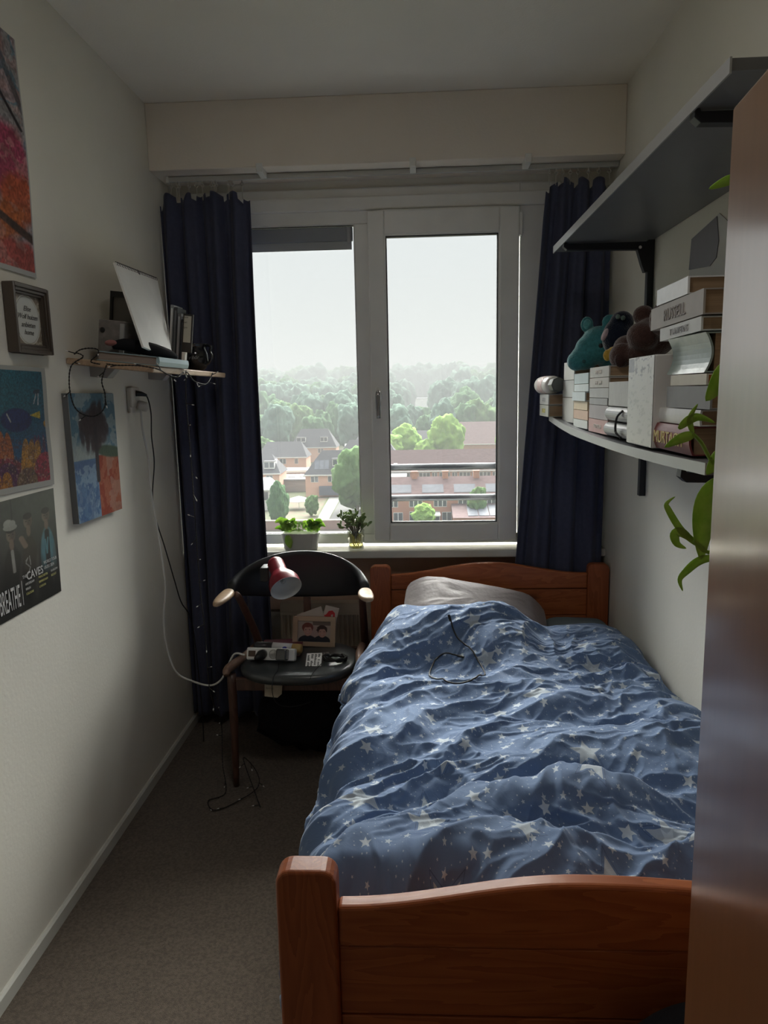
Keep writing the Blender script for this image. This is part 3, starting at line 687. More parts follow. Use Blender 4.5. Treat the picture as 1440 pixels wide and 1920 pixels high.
MB().tube([(1.538,1.85,1.402),(1.530,1.872,1.385),(1.530,1.88,1.35),(1.538,1.86,1.335)],.003,sub=4).build('elastic',M_black,e2)
# tall white worn box
bx=empty('box',(1.62,1.69,1.328),'tall white worn cardboard box standing between the notebooks and the near pile','box')
def worn(u,v):
    c=np.ones(u.shape+(3,))*np.array([.66,.67,.64]); n=fbm(u*9,v*30,5); c=lay(c,(n>.64)*(.3+.7*(v>.75)),(.20,.20,.22)); c=lay(c,rect(u,v,0,.84,.24,1),(.22,.23,.27)); return lay(c,(fbm(u*40,v*8,7)>.66)*.6*(v>.8),(.15,.15,.17))
box('carton',M_whitep,bx,1.535,1.604,1.328,1.70,1.792,1.528,bevel=.002)
panel('front',[(1.5335,1.792,1.33),(1.5335,1.604,1.33),(1.5335,1.604,1.527),(1.5335,1.792,1.527)],50,70,worn,attr_mat('worn_gloss',.25,.6),bx,thick=.001)
# near pile
book(1.392,1.632,1.330,1.384,.16,(.20,.035,.035),'dark red hardback at the bottom of the near pile, lettered in gold',xs=1.545,txt='MURTAGH',tcol=(.75,.62,.25),tsize=.036,curve=.008,rough=.4)
book(1.375,1.607,1.386,1.416,.15,(.70,.71,.70),'glossy white book resting on the dark red hardback',curve=.002,rough=.2,wavy=1,tilt=.0)
book(1.335,1.565,1.418,1.460,.15,(.30,.31,.32),'plain grey book with rough end, fourth from the bottom of the near pile' if False else 'plain mid grey book in the near pile, above the glossy white one',rough=.5)
book(1.357,1.545,1.462,1.482,.15,(.72,.68,.58),'thin cream book with an orange back below the crumpled silvery paperback',pcol=mat('orange_pages',(.5,.17,.03),.8))
book(1.37,1.572,1.484,1.556,.15,(.30,.38,.36),'thick crumpled silvery green paperback in the near pile',rough=.18,wavy=1,curve=-.012)
book(1.395,1.624,1.558,1.584,.15,(.70,.72,.72),'white book with worn grey letters, third from the top of the near pile',txt='T LANTERNS',tcol=(.45,.45,.46),tsize=.018,tilt=-.02)
book(1.389,1.690,1.586,1.632,.16,(.40,.37,.345),'taupe grey hardback with tall letters, second from the top of the near pile',txt='RUSSELL',tcol=(.28,.25,.24),tsize=.034,tilt=-.02)
book(1.472,1.655,1.634,1.667,.14,(.80,.82,.84),'bright white book on the very top of the near pile',rough=.25,tilt=-.015)
# bottle lying on far stack
bt=empty('bottle',(1.53,2.78,1.441),'white bottle with pink print and dark grey cap lying on the far books','bottle')
axd=Vector((.10,-1,0)).normalized(); c0=Vector((1.510,2.90,1.474))
MB().lathe([(.020,0),(.030,.006),(.033,.02),(.033,.16),(.028,.178),(.016,.182)],c0,axis=axd,n=28).build('body',mat('white_bottle',(.75,.72,.70),.35),bt,smooth=True)
MB().lathe([(.0335,.05),(.0338,.052),(.0338,.12),(.0335,.122)],c0,axis=axd,n=28).build('pink_label',mat('pink_print',(.70,.46,.46),.5,col2=(.75,.7,.68),vscale=(60,60,60)),bt,smooth=True)
MB().lathe([(.016,.182),(.026,.184),(.027,.187),(.027,.232),(.023,.236),(.0,.2365)],c0,axis=axd,n=8).build('cap',mat('grey_cap',(.08,.09,.085),.4),bt)
# paper taped on right wall
wp=empty('paper_sheet',(1.815,2.1,1.70),'white sheet with a torn grey piece taped to the right wall under the upper shelf','paper')
MB().prism([(2.235,1.60),(1.95,1.60),(1.95,1.86),(2.02,1.90),(2.205,1.875)],'x',1.8145,1.8165).build('sheet',mat('wall_sheet',(.62,.62,.60),.7),wp)
MB().prism([(2.205,1.872),(2.03,1.895),(2.01,1.83),(2.02,1.79),(2.06,1.775),(2.215,1.79)],'x',1.8125,1.8142).build('grey_piece',mat('grey_sheet',(.20,.19,.22),.6),wp)

# ------------------------------------------------------------------ plush toys
def fur(name,c,c2=None): return mat(name,c,.95,.1,col2=c2 or tuple(k*.75 for k in c),vscale=(90,90,90),bump=.8,bscale=260,bdist=.004,sheen=.5)
M_teal=fur('teal_plush',(.06,.24,.26)); M_brown=fur('brown_plush',(.075,.04,.033)); M_nv=fur('navy_plush',(.012,.018,.035)); M_yel=fur('yellow_felt',(.50,.33,.06))
tt=empty('plush_toy',(1.60,2.42,1.53),'teal plush hippo with round ears sitting on the far book stacks','toy')
m=MB(); X=1.60
m.ball((1.620,2.45,1.597),(.062,.06,.062)).ball((1.578,2.46,1.560),(.048,.044,.042)).ball((1.552,2.465,1.548),(.032,.036,.032)).ball((1.66,2.47,1.585),(.06,.07,.065)).ball((1.70,2.49,1.58),(.06,.08,.055))
m.ball((1.597,2.45,1.585),(.055,.05,.05))
m.ball((1.585,2.475,1.665),(.022,.012,.027)).ball((1.645,2.42,1.668),(.026,.013,.024))
m.build('body',M_teal,tt,remesh=.004)
MB().ball((1.612,2.392,1.592),(.0075,.004,.0075)).build('eye',M_black,tt,smooth=True)
MB().ball((1.566,2.420,1.545),(.006,.004,.006)).build('nostril',mat('teal_dark',(.03,.10,.11),.8),tt,smooth=True)
MB().ball((1.584,2.465,1.665),(.013,.008,.017)).build('inner_ear',fur('teal_pale',(.12,.36,.38)),tt,smooth=True)
t2=empty('plush_toy',(1.63,2.27,1.53),'small navy plush bird with yellow feet and a pale face patch beside the teal hippo','toy')
m=MB(); m.ball((1.640,2.30,1.610),(.048,.045,.060)).ball((1.650,2.30,1.655),(.036,.035,.034)); m.build('body',M_nv,t2,remesh=.004)
MB().ball((1.602,2.292,1.622),(.010,.018,.024),rot=R3(.5,3,'Y')).build('face_patch',fur('pale_pink',(.42,.33,.35)),t2,smooth=True)
MB().ball((1.628,2.262,1.668),(.007,.006,.007)).ball((1.642,2.258,1.664),(.007,.006,.007)).build('eye',fur('eye_green',(.15,.22,.19)),t2,smooth=True)
MB().ball((1.618,2.255,1.565),(.020,.016,.017)).ball((1.600,2.262,1.556),(.013,.012,.018)).build('foot',M_yel,t2,remesh=.003)
t3=empty('plush_toy',(1.63,2.05,1.52),'dark brown plush bear lying behind the tall white box, paws toward the camera','toy')
m=MB(); m.ball((1.668,2.05,1.592),(.06,.075,.055)).ball((1.66,1.93,1.63),(.04,.05,.045)).ball((1.625,2.00,1.592),(.042,.05,.038),rot=R3(.3,3,'X'))
m.ball((1.588,2.06,1.545),(.034,.04,.036)).ball((1.615,2.12,1.57),(.034,.05,.035)).ball((1.63,2.06,1.55),(.05,.08,.03)).ball((1.655,2.10,1.655),(.030,.03,.028)).ball((1.668,1.96,1.688),(.022,.02,.022))
m.build('body',M_brown,t3,remesh=.005)
MB().ball((1.580,2.035,1.535),(.018,.014,.022)).build('paw_pad',fur('brown_pad',(.05,.026,.024)),t3,smooth=True)
MB().ball((1.642,1.915,1.628),(.016,.012,.014)).build('muzzle',fur('tan_plush',(.20,.15,.12)),t3,smooth=True)

# ------------------------------------------------------------------ hanging plant on right wall
hp=empty('hanging_plant',(1.70,1.0,1.30),'green trailing plant with arching leaves reaching out beside the wardrobe edge','plant')
MB().lathe([(.05,0),(.075,.01),(.09,.11),(.094,.13),(.086,.13),(.082,.11),(.06,.1)],(1.715,1.0,1.33),n=28).build('pot',mat('cream_pot',(.6,.58,.52),.5),hp,smooth=True)
MB().tube([(1.812,1.0,1.50),(1.78,1.0,1.50),(1.715,1.0,1.49),(1.715,1.0,1.46)],.004).build('wall_hook',M_bracket,hp)
def leaf(pts,wid,m,par,nrm=(0,-1,0),name='leaf',fold=.25):
    pts=[Vector(p) for p in pts]; q=[]; k=5; M_=len(pts)
    for i in range(M_-1):
        p0=pts[max(i-1,0)];p1=pts[i];p2=pts[i+1];p3=pts[min(i+2,M_-1)]
        for j in range(k):
            t=j/k; q.append(.5*((2*p1)+(-p0+p2)*t+(2*p0-5*p1+4*p2-p3)*t*t+(-p0+3*p1-3*p2+p3)*t**3))
    q.append(pts[-1]); n=len(q); mb=MB(); N_=Vector(nrm)
    for i,p in enumerate(q):
        s=i/(n-1); t=(q[min(i+1,n-1)]-q[max(i-1,0)]).normalized(); a=t.cross(N_); a=a.normalized() if a.length>1e-4 else t.orthogonal()
        w=wid*math.sin(PI*min(1,max(0,s*.97+.03)))**.7*(1.1-.5*s); mb.v+=[p-a*w+N_*w*fold,p,p+a*w+N_*w*fold]
    mb.f=[(3*i+j,3*i+j+1,3*i+4+j,3*i+3+j) for i in range(n-1) for j in (0,1)]
    return mb.build(name,m,par,smooth=True,solid=.0008)
B=Vector((1.66,1.0,1.455))
MB().tube([B,(1.56,1.0,1.44),(1.47,1.0,1.30),(1.435,1.0,1.235),(1.406,1.0,1.25)],.0028,sub=5).build('stem',M_leaf,hp,smooth=True)
MB().tube([B,(1.56,1.0,1.50),(1.47,1.0,1.40),(1.434,1.0,1.356),(1.411,1.0,1.385),(1.400,1.0,1.396)],.0026,sub=5).build('stem',M_leaf,hp,smooth=True)
MB().tube([B,(1.60,1.0,1.66),(1.50,1.0,1.72),(1.43,1.0,1.72)],.0022,sub=5).build('stem',M_leaf,hp,smooth=True)
for pts,w in (([(1.425,1.0,1.237),(1.406,1.0,1.25),(1.388,1.0,1.267),(1.371,1.0,1.294),(1.369,1.0,1.303),(1.380,1.0,1.312)],.0055),
 ([(1.406,1.0,1.25),(1.390,1.0,1.262),(1.381,1.0,1.259),(1.385,1.0,1.246),(1.398,1.0,1.239)],.008),
 ([(1.442,1.0,1.335),(1.425,1.0,1.31),(1.418,1.0,1.268),(1.419,1.0,1.222)],.021),
 ([(1.447,1.0,1.223),(1.428,1.0,1.225),(1.413,1.0,1.22),(1.400,1.0,1.208),(1.391,1.0,1.195),(1.396,1.0,1.178)],.007),
 ([(1.402,1.0,1.396),(1.383,1.0,1.391),(1.362,1.0,1.379)],.008),
 ([(1.380,1.0,1.404),(1.392,1.0,1.415),(1.406,1.0,1.419),(1.428,1.0,1.411)],.007),
 ([(1.400,1.0,1.396),(1.394,1.0,1.417),(1.404,1.0,1.437)],.0045),
 ([(1.438,1.0,1.49),(1.428,1.0,1.463),(1.414,1.0,1.440)],.014),
 ([(1.438,1.0,1.375),(1.430,1.0,1.358),(1.420,1.0,1.341)],.011),
 ([(1.440,1.0,1.722),(1.424,1.0,1.716),(1.404,1.0,1.708)],.007)):
    leaf(pts,w,M_leaf,hp)

# ------------------------------------------------------------------ left wall pictures
def leaves_art(u,v):
    c=np.ones(u.shape+(3,))*np.array([.42,.40,.42]); n=fbm(u*4,v*8,3); c=lay(c,n>.52,(.20,.30,.38)); c=lay(c,n>.6,(.45,.35,.38))
    for cx,cy,rx,ry,a,k in ((.35,.80,.5,.16,20,(.50,.22,.24)),(.2,.62,.5,.10,-30,(.42,.05,.12)),(.75,.46,.25,.16,10,(.48,.06,.14)),(.85,.30,.22,.12,5,(.65,.13,.05)),(.45,.17,.5,.09,10,(.62,.16,.04)),(.8,.06,.3,.09,0,(.55,.08,.06)),(.3,.93,.4,.06,-40,(.45,.15,.18))):
        c=lay(c,ell(u+.1*(fbm(u*7,v*14,9)-.5),v+.06*(fbm(u*9,v*18,8)-.5),cx,cy,rx,ry,a,.3)*.95,k)
    c=lay(c,(fbm(u*10,v*26,14)>.58)*.35,(.75,.42,.38)); c=lay(c,seg(u,v,-.1,.34,1.0,.16,.018,.35),(.09,.045,.035)); c=lay(c,seg(u,v,.35,.95,.95,.62,.007,.35),(.04,.03,.04))
    c=lay(c,seg(u,v,.7,.98,1.0,.70,.012,.35)*.7,(.10,.10,.12)); c=c*(.55+.9*vnoise(u*70,v*110,21)*fbm(u*12,v*30,22)*2)[...,None]
    b=(v<.022)|(u>.985); return lay(c,b.astype(float),(.66,.66,.64))
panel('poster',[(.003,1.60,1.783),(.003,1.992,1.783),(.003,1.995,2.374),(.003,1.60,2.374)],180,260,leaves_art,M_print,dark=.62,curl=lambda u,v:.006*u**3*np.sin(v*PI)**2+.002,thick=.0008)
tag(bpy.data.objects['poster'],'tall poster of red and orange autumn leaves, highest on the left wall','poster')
# framed quote
fr=empty('picture_frame',(.015,1.90,1.579),'small dark bronze framed handwritten quote hanging on the left wall','picture frame')
M_fr=mat('bronze_frame',(.085,.065,.05),.4,.5); M_frd=mat('frame_side',(.02,.015,.012),.6)
ya,yb,za,zb=1.822,2.00,1.579,1.752
m=MB()
for (a,b2,x1) in ((0,.010,.030),(.010,.018,.026),(.018,.024,.021)):
    m.box(.002,ya+a,za+a,x1,ya+b2,zb-a).box(.002,yb-b2,za+a,x1,yb-a,zb-a).box(.002,ya+b2,za+a,x1,yb-b2,za+b2).box(.002,ya+b2,zb-b2,x1,yb-b2,zb-a)
m.build('frame',M_fr,fr,bevel=.0015)
def quote(u,v):
    c=np.ones(u.shape+(3,))*np.array([.24,.20,.15]); n=fbm(u*16,v*16,2); c=lay(c,n>.55,(.42,.38,.30)); c=lay(c,ell(u,v,.5,.5,.47,.50,0,.02),(.62,.61,.55)); c=lay(c,ell(u,v,.5,.5,.44,.47,0,.02),(.22,.20,.16)); return lay(c,ell(u,v,.5,.5,.43,.46,0,.02),(.60,.61,.57))
panel('picture',[(.012,ya+.022,za+.022),(.012,yb-.022,za+.022),(.012,yb-.022,zb-.022),(.012,ya+.022,zb-.022)],90,90,quote,M_print,fr,thick=.002)
M_ink=mat('dark_ink',(.06,.06,.06),.6)
for s,zc in (('Elise',1.688),('Wolf huizen',1.668),('anbieten',1.647),('home',1.628)):
    text('lettering',s,(.0128,1.911,zc),(0,1,0),(0,0,1),.019,M_ink,fr,align='CENTER',shear=.35,depth=.0002,sx=1.05)
# reef painting
def reef(u,v):
    c=np.ones(u.shape+(3,))*np.array([.015,.13,.21]); c=lay(c,(1-u)*v*.6,(.04,.24,.27)); c=lay(c,smooth(.75,.35,v)*.8,(.012,.07,.20)); c=c*(.85+.3*vnoise(u*160,v*160,4))[...,None]
    def hump(cx,cy,rx,ry,k,f=30,a=0):
        nonlocal c; n=vnoise(u*f,v*f*.6,int(abs(cx)*100)); c=lay(c,ell(u,v,cx,cy,rx,ry,a,.06),np.array(k)*1.0); c=lay(c,ell(u,v,cx,cy,rx,ry,a,.06)*(n>.62)*.6,np.array(k)*.35+.02); c=lay(c,ell(u,v,cx,cy,rx,ry,a,.06)*(vnoise(u*90,v*90,9)>.85)*.7,np.array(k)*.6+.25)
    for cx in (.78,.83,.9,.96): hump(cx,.34,.02,.10,(.10,.03,.12))
    for cx in (-.1,.1,.18,.26,.34,.42): hump(cx,.28,.055,.24-.02*abs(cx-.2)*10,(.46,.12,.035),40)
    hump(.3,.16,.3,.12,(.30,.03,.06)); hump(.38,.12,.14,.12,(.12,.02,.09))
    for cx,cy in ((.62,.27),(.70,.26),(.78,.25),(.6,.20)): hump(cx,cy,.05,.15,(.55,.24,.03),18,-12)
    hump(.9,.14,.17,.15,(.40,.02,.06),50); hump(.62,.06,.14,.12,(.22,.12,.07),24); hump(.06,.06,.12,.10,(.42,.05,.10),50)
    hump(.24,.10,.05,.09,(.55,.20,.03),60); hump(.36,.09,.06,.08,(.52,.19,.02),60); hump(.30,.04,.13,.06,(.52,.19,.02),60)
    c=lay(c,ell(u,v,.56,.57,.20,.095,0,.12),(.010,.022,.13)); c=lay(c,ell(u,v,.56,.60,.15,.05,0,.2)*.5,(.03,.05,.24)); c=lay(c,seg(u,v,.44,.62,.48,.56,.007),(.5,.5,.5)); 
    m_=((u>.73)&(u<.88)&(np.abs(v-.605)<(u-.73)*.22)).astype(float); c=lay(c,m_,(.62,.46,.06)); c=lay(c,seg(u,v,.84,.78,.80,.70,.006),(.6,.6,.65)); c=lay(c,seg(u,v,.87,.78,.86,.69,.006),(.6,.6,.65)); c=lay(c,ell(u,v,.85,.80,.05,.018,10,.2),(.02,.05,.09))
    c=lay(c,ell(u,v,.97,.53,.05,.035,0,.2),(.6,.30,.03)); 
    c=c*(.45+1.1*vnoise(u*110,v*110,61))[...,None]; c=lay(c,((v<.42)&(fbm(u*26,v*40,62)>.60))*.55,(.10,.03,.05)); c=lay(c,((v<.40)&(vnoise(u*60,v*60,63)>.86))*.6,(.62,.40,.30))
    b=((u>.945)|(v<.045)|(v>.965)).astype(float)*.95
    return lay(c,b,(.60,.60,.56))
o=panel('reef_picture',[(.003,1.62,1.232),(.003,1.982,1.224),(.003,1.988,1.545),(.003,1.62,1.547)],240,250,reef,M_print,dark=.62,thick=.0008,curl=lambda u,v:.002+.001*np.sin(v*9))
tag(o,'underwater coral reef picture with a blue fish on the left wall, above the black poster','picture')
# band poster
bp=empty('poster',(.003,1.82,.91),'black tour poster with four band members, lowest on the left wall','poster')
def band(u,v):
    c=np.ones(u.shape+(3,))*np.array([.035,.037,.034]); c=lay(c,smooth(.35,.9,v),(.085,.09,.08)); c=lay(c,(np.abs(u-.62)<.006)*(v>.5)*.6,(.03,.03,.03))
    for cx,hy,w,sh,body in ((.30,.70,.20,.56,(.05,.055,.07)),(.60,.70,.15,.52,(.022,.02,.018)),(.745,.77,.13,.56,(.05,.042,.03)),(.905,.77,.13,.58,(.10,.26,.32))):
        c=lay(c,ell(u,v,cx,sh-.22,w*.55,.30,0,.12)*(v>.16)*smooth(.22,.40,v),body)
        c=lay(c,ell(u,v,cx,hy,.036,.062,0,.15),(.23,.17,.14)); c=lay(c,ell(u,v,cx+.014,hy,.022,.055,0,.6)*.7,(.09,.065,.055)); c=lay(c,ell(u,v,cx,hy+.045,.037,.03,0,.2),(.03,.025,.022)); c=lay(c,ell(u,v,cx,hy-.085,.018,.05,0,.3),(.24,.16,.13))
        c=lay(c,rect(u,v,cx-.02,hy-.005,cx-.008,hy+.006)+rect(u,v,cx+.008,hy-.005,cx+.02,hy+.006),(.06,.04,.04)); c=lay(c,rect(u,v,cx-.014,hy-.036,cx+.014,hy-.030),(.16,.07,.06)); c=lay(c,ell(u,v,cx-.06,sh-.30,.02,.22,6,.9)*.5,(.02,.02,.02)); c=lay(c,ell(u,v,cx+.05,sh-.26,.015,.20,-6,.9)*.5,(.13,.12,.11))
    c=lay(c,ell(u,v,.60,.765,.055,.028,-8,.1),(.42,.42,.38)); c=lay(c,ell(u,v,.585,.80,.035,.035,0,.1),(.45,.45,.41)); c=lay(c,ell(u,v,.62,.79,.025,.03,0,.1),(.42,.42,.38))
    c=lay(c,seg(u,v,.60,.56,.605,.38,.012,1),(.38,.37,.35)); c=lay(c,seg(u,v,.25,.60,.25,.3,.016,1),(.33,.34,.35)); c=lay(c,seg(u,v,.68,.64,.71,.56,.02,1),(.28,.19,.15)); c=lay(c,seg(u,v,.905,.62,.90,.30,.022,1),(.012,.012,.014))
    c=lay(c,seg(u,v,.885,.55,.895,.42,.007,1)+seg(u,v,.895,.42,.91,.56,.007,1)+seg(u,v,.93,.55,.93,.42,.006,1),(.10,.28,.34))
    c=c*(.75+.5*fbm(u*24,v*16,71))[...,None]
    for a in ((.70,.43,.72,.45),(.72,.45,.70,.41),(.70,.41,.735,.36),(.735,.36,.715,.31),(.735,.46,.74,.38),(.36,.40,.40,.33),(.40,.33,.47,.34),(.40,.33,.37,.30),(.37,.30,.42,.36),(.3,.30,.40,.24),(.40,.24,.32,.20)): c=lay(c,seg(u,v,*a,.0035,1),(.40,.40,.40))
    return c
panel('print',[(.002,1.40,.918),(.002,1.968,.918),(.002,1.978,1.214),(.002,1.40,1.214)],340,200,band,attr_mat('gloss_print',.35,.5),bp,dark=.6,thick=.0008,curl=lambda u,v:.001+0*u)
M_inkw=mat('white_ink',(.55,.55,.55),.5); M_inky=mat('yellow_ink',(.50,.48,.18),.5)
Rr=(0,1,0); Uu=(0,0,1)
text('lettering','BREATHE',(.0045,1.757,.938),Rr,Uu,.082,M_inkw,bp,sx=.275,depth=.0002,bold=.0004,align='RIGHT')
box('divider',M_inkw,bp,.0035,1.768,.936,.0042,1.770,1.0)
text('lettering','THE',(.0045,1.775,1.003),Rr,Uu,.012,M_inkw,bp,depth=.0002)
text('lettering','CAVES',(.0045,1.795,.995),Rr,Uu,.030,M_inkw,bp,depth=.0002,sx=.95,bold=.0004)
text('lettering','WORLD TOUR',(.0045,1.885,1.016),Rr,Uu,.0125,M_inkw,bp,depth=.0002,sx=.85)
text('lettering','UK/EU 2024',(.0045,1.885,1.002),Rr,Uu,.0125,M_inkw,bp,depth=.0002,sx=.85)
for x,zc,s,k in ((1.785,.983,'AMSTERDAM',0),(1.785,.970,'BERLIN',0),(1.785,.957,'COLOGNE',1),(1.852,.985,'MANCHESTER',1),(1.852,.972,'BIRMINGHAM',1),(1.852,.959,'LONDON',1),(1.918,.987,'GLASGOW',0),(1.918,.974,'BELFAST',1)):
    text('lettering',s,(.0045,x,zc),Rr,Uu,.0085,M_inky if k else M_inkw,bp,depth=.0002,sx=.9)
# tree canvas
def tree_art(u,v):
    c=np.ones(u.shape+(3,))*np.array([.13,.24,.32]); n=fbm(u*5,v*8,3); c=lay(c,(n>.5)*.7*(v>.45),(.36,.44,.46)); c=lay(c,ell(u,v,.35,.55,.4,.12,10,.5)*.7,(.42,.46,.44))
    c=lay(c,(v<.48)&(u<.5),(.12,.22,.38)); c=lay(c,ell(u,v,.22,.42,.3,.06,0,.4)*.8,(.10,.16,.30)); c=lay(c,((v<.44)&(u<.5))*(fbm(u*14,v*18,6)>.5)*.6,(.32,.44,.56)); c=lay(c,((v<.3)&(u<.5))*(fbm(u*18,v*12,16)>.55)*.5,(.06,.12,.28))
    c=lay(c,(v<.50)&(u>=.49),(.34,.07,.04)); c=lay(c,((v<.50)&(u>.49))*(fbm(u*9,v*9,7)>.5)*.7,(.46,.16,.09)); c=lay(c,((v<.5)&(u>.7))*(fbm(u*7,v*9,17)>.52)*.6,(.46,.26,.20)); c=lay(c,ell(u,v,.8,.52,.35,.05,-5,.3),(.09,.13,.09))
    for i in range(26):
        a=i*2.4; r=.28*math.sqrt(i/26); c=lay(c,ell(u+.05*(fbm(u*30,v*30,i)-.5),v,.48+r*math.cos(a)*1.05,.73+r*.55*math.sin(a),.10,.05,i*40,.5)*.9,(.075,.055,.06))
    c=lay(c,seg(u,v,.5,.72,.49,.30,.020,.5),(.06,.05,.055)); return c*(.9+.2*vnoise(u*60,v*60,2))[...,None]
tc_=empty('canvas_picture',(.01,2.24,1.088),'unframed canvas of a dark tree over blue water and red ground, below the left shelf','picture')
box('canvas_edge',mat('canvas_side',(.16,.17,.18),.8),tc_,.001,2.078,1.092,.0185,2.392,1.476)
panel('painting',[(.0205,2.078,1.092),(.0205,2.392,1.088),(.0205,2.394,1.474),(.0205,2.078,1.476)],120,160,tree_art,M_canvas,tc_,dark=.75,thick=.0015)
# wall socket + plugs
so=empty('wall_socket',(.01,2.60,1.405),'white double wall socket on the left wall under the shelf','socket')
box('plate',mat('socket_cream',(.62,.60,.55),.35),so,.001,2.55,1.405,.012,2.648,1.495,bevel=.004)
box('plate',mat('socket_cream',(.62,.60,.55),.35),so,.001,2.55,1.425,.020,2.62,1.495,bevel=.006)
# ------------------------------------------------------------------ left shelf
sh=empty('wall_shelf',(.12,2.5,1.55),'narrow pale wooden shelf mounted on the left wall beside the curtain','shelf')
TS=math.atan2(.03,.25)
def tilt(m): return m.tf(Matrix.Translation((0,0,1.580))@Matrix.Rotation(TS,4,'Y')@Matrix.Translation((0,0,-1.580)))
tilt(MB().box(.002,2.125,1.561,.262,2.93,1.580)).build('board',M_shelfw,sh,bevel=.004,seg=3)
for y in (2.30,2.80):
    tilt(MB().prism([(.002,1.560),(.085,1.560),(.060,1.528),(.002,1.528)],'y',y-.022,y+.022)).build('bracket',mat('bracket_white',(.40,.40,.38),.5),sh,bevel=.002)
def onsh(x): return 1.580-math.tan(TS)*x+.0015
# grey folder box
gb=empty('storage_box',(.115,2.27,onsh(.1)),'small grey paper covered box standing on the left shelf','box')
tilt(MB().box(.062,2.20,1.581,.140,2.34,1.703)).build('body',mat('grey_card',(.22,.20,.19),.7,col2=(.15,.14,.13),vscale=(50,50,50)),gb,bevel=.003)
tilt(MB().lathe([(.008,0),(.008,.001),(.005,.002)],(.075,2.199,1.672),axis=(0,-1,0),n=16)).build('ring',M_black,gb)
tilt(MB().box(.128,2.197,1.60,.141,2.205,1.695)).build('edge_strip',M_greyedge,gb,bevel=.001)
bf=empty('picture_frame',(.12,2.38,onsh(.12)),'black edged frame standing behind the grey box on the left shelf','picture frame')
tilt(MB().box(.028,2.37,1.581,.105,2.385,1.800)).build('backing',mat('grey_board',(.20,.19,.175),.8),bf)
m=MB(); m.box(.025,2.362,1.785,.108,2.388,1.803).box(.025,2.362,1.581,.033,2.388,1.785).box(.100,2.362,1.581,.108,2.388,1.785); tilt(m).build('frame',M_black,bf)
# calendar
ca=empty('wall_calendar',(.16,2.4,1.58),'blank white spiral bound calendar leaning upright on the left shelf','calendar')
P=[Vector((.226,2.15,1.606)),Vector((.185,2.53,1.585)),Vector((.062,2.775,1.895)),Vector((.118,2.25,1.865))]
nn=(P[1]-P[0]).cross(P[3]-P[0]).normalized()
MB().hexa([P[0]-nn*.006,P[1]-nn*.006,P[2]-nn*.006,P[3]-nn*.006,P[0],P[1],P[2],P[3]]).build('pages',M_whitep,ca)
m=MB(); up_=(P[3]-P[0]).normalized()
for i in range(30):
    c=P[3].lerp(P[2],(i+.8)/31); m.tube([c-up_*.010+nn*.001,c-up_*.004+nn*.005,c+up_*.004+nn*.001,c-up_*.0+-nn*.007],.0011,n=5)
m.build('spiral_binding',mat('wire_grey',(.12,.12,.12),.4,metal=.5),ca)
c=P[3].lerp(P[2],.5); MB().lathe([(.009,0),(.009,.0015)],c-up_*.004,axis=nn,n=16).build('hanging_hole',mat('hole_grey',(.18,.18,.18),.8),ca)
# blue lying book
bb_=empty('book',(.16,2.30,onsh(.2)),'pale blue hardback lying flat on the left shelf under the black pouch','book')
tilt(MB().box(.085,2.145,1.5815,.268,2.42,1.5835).box(.085,2.145,1.606,.268,2.42,1.6085).prism([(.262,1.5815),(.270,1.583),(.273,1.595),(.270,1.607),(.262,1.6085)],'y',2.145,2.42)).build('cover',mat('pale_blue_cover',(.32,.45,.50),.4),bb_)
tilt(MB().box(.089,2.149,1.5835,.262,2.415,1.606)).build('pages',mat('page_beige',(.36,.30,.27),.9,var=.2,vscale=(5,5,400)),bb_)
def pouch():
    e=empty('pouch',(.19,2.27,1.60),'black fabric pouch with a pinkish end lying on the pale blue book','pouch')
    pts=[(.125,2.17,1.613),(.15,2.19,1.617),(.185,2.22,1.611),(.215,2.27,1.603),(.238,2.33,1.594),(.25,2.37,1.586)]
    m=MB(); m.tube(pts,[.010,.018,.021,.020,.015,.006],n=16,sub=4); 
    m.tf(Matrix.Identity(4)); m.build('body',M_blackc,e,smooth=True)
    MB().ball((.122,2.165,1.621),(.018,.012,.009)).build('pink_end',mat('pink_felt',(.35,.14,.13),.8),e,smooth=True)
pouch()
# upright books behind the calendar
for i,(x,c,h,l) in enumerate(((.112,(.30,.31,.31),.222,'thin grey book standing nearest the calendar on the left shelf'),(.126,(.06,.065,.07),.215,'dark thin book standing second beside the calendar'),(.140,(.16,.16,.17),.195,'charcoal book with pale spine stripe standing behind the calendar'),(.154,(.02,.022,.03),.175,'black book standing furthest right behind the small framed sign'))):
    z0=onsh(x+.01); e=empty('book',(x+.006,2.72,z0),l,'book')
    tilt(MB().box(x,2.68,1.582,x+.012,2.78,1.582+h)).build('cover',mat('upright_%d'%i,c,.5),e,bevel=.001)
    tilt(MB().box(x+.003,2.678,1.60,x+.009,2.681,1.57+h)).build('spine_stripe',mat('stripe_%d'%i,tuple(min(1,k*2.2+.03) for k in c),.6),e)
fs=empty('small_sign',(.186,2.66,onsh(.19)),'small dark framed cream sign with scribbled writing standing on the left shelf','sign')
tilt(MB().box(.172,2.650,1.583,.184,2.672,1.640)).build('foot',M_whitep,fs)
tilt(MB().box(.168,2.655,1.640,.204,2.667,1.775)).build('frame',mat('dark_frame',(.03,.025,.022),.5),fs,bevel=.001)
tilt(MB().box(.173,2.6535,1.675,.199,2.6555,1.768)).build('card',mat('cream_card',(.50,.48,.40),.7),fs)
for k,s in enumerate(('ik hou','van','jou')): text('lettering',s,(.196,2.6525,1.738-k*.018),(1,0,0),(0,0,1),.010,M_ink,fs,align='CENTER',depth=.0002)
mg=empty('mug',(.18,2.80,onsh(.18)),'black cauldron shaped mug with white lettering at the far end of the left shelf','mug')
zc=onsh(.18)-.002
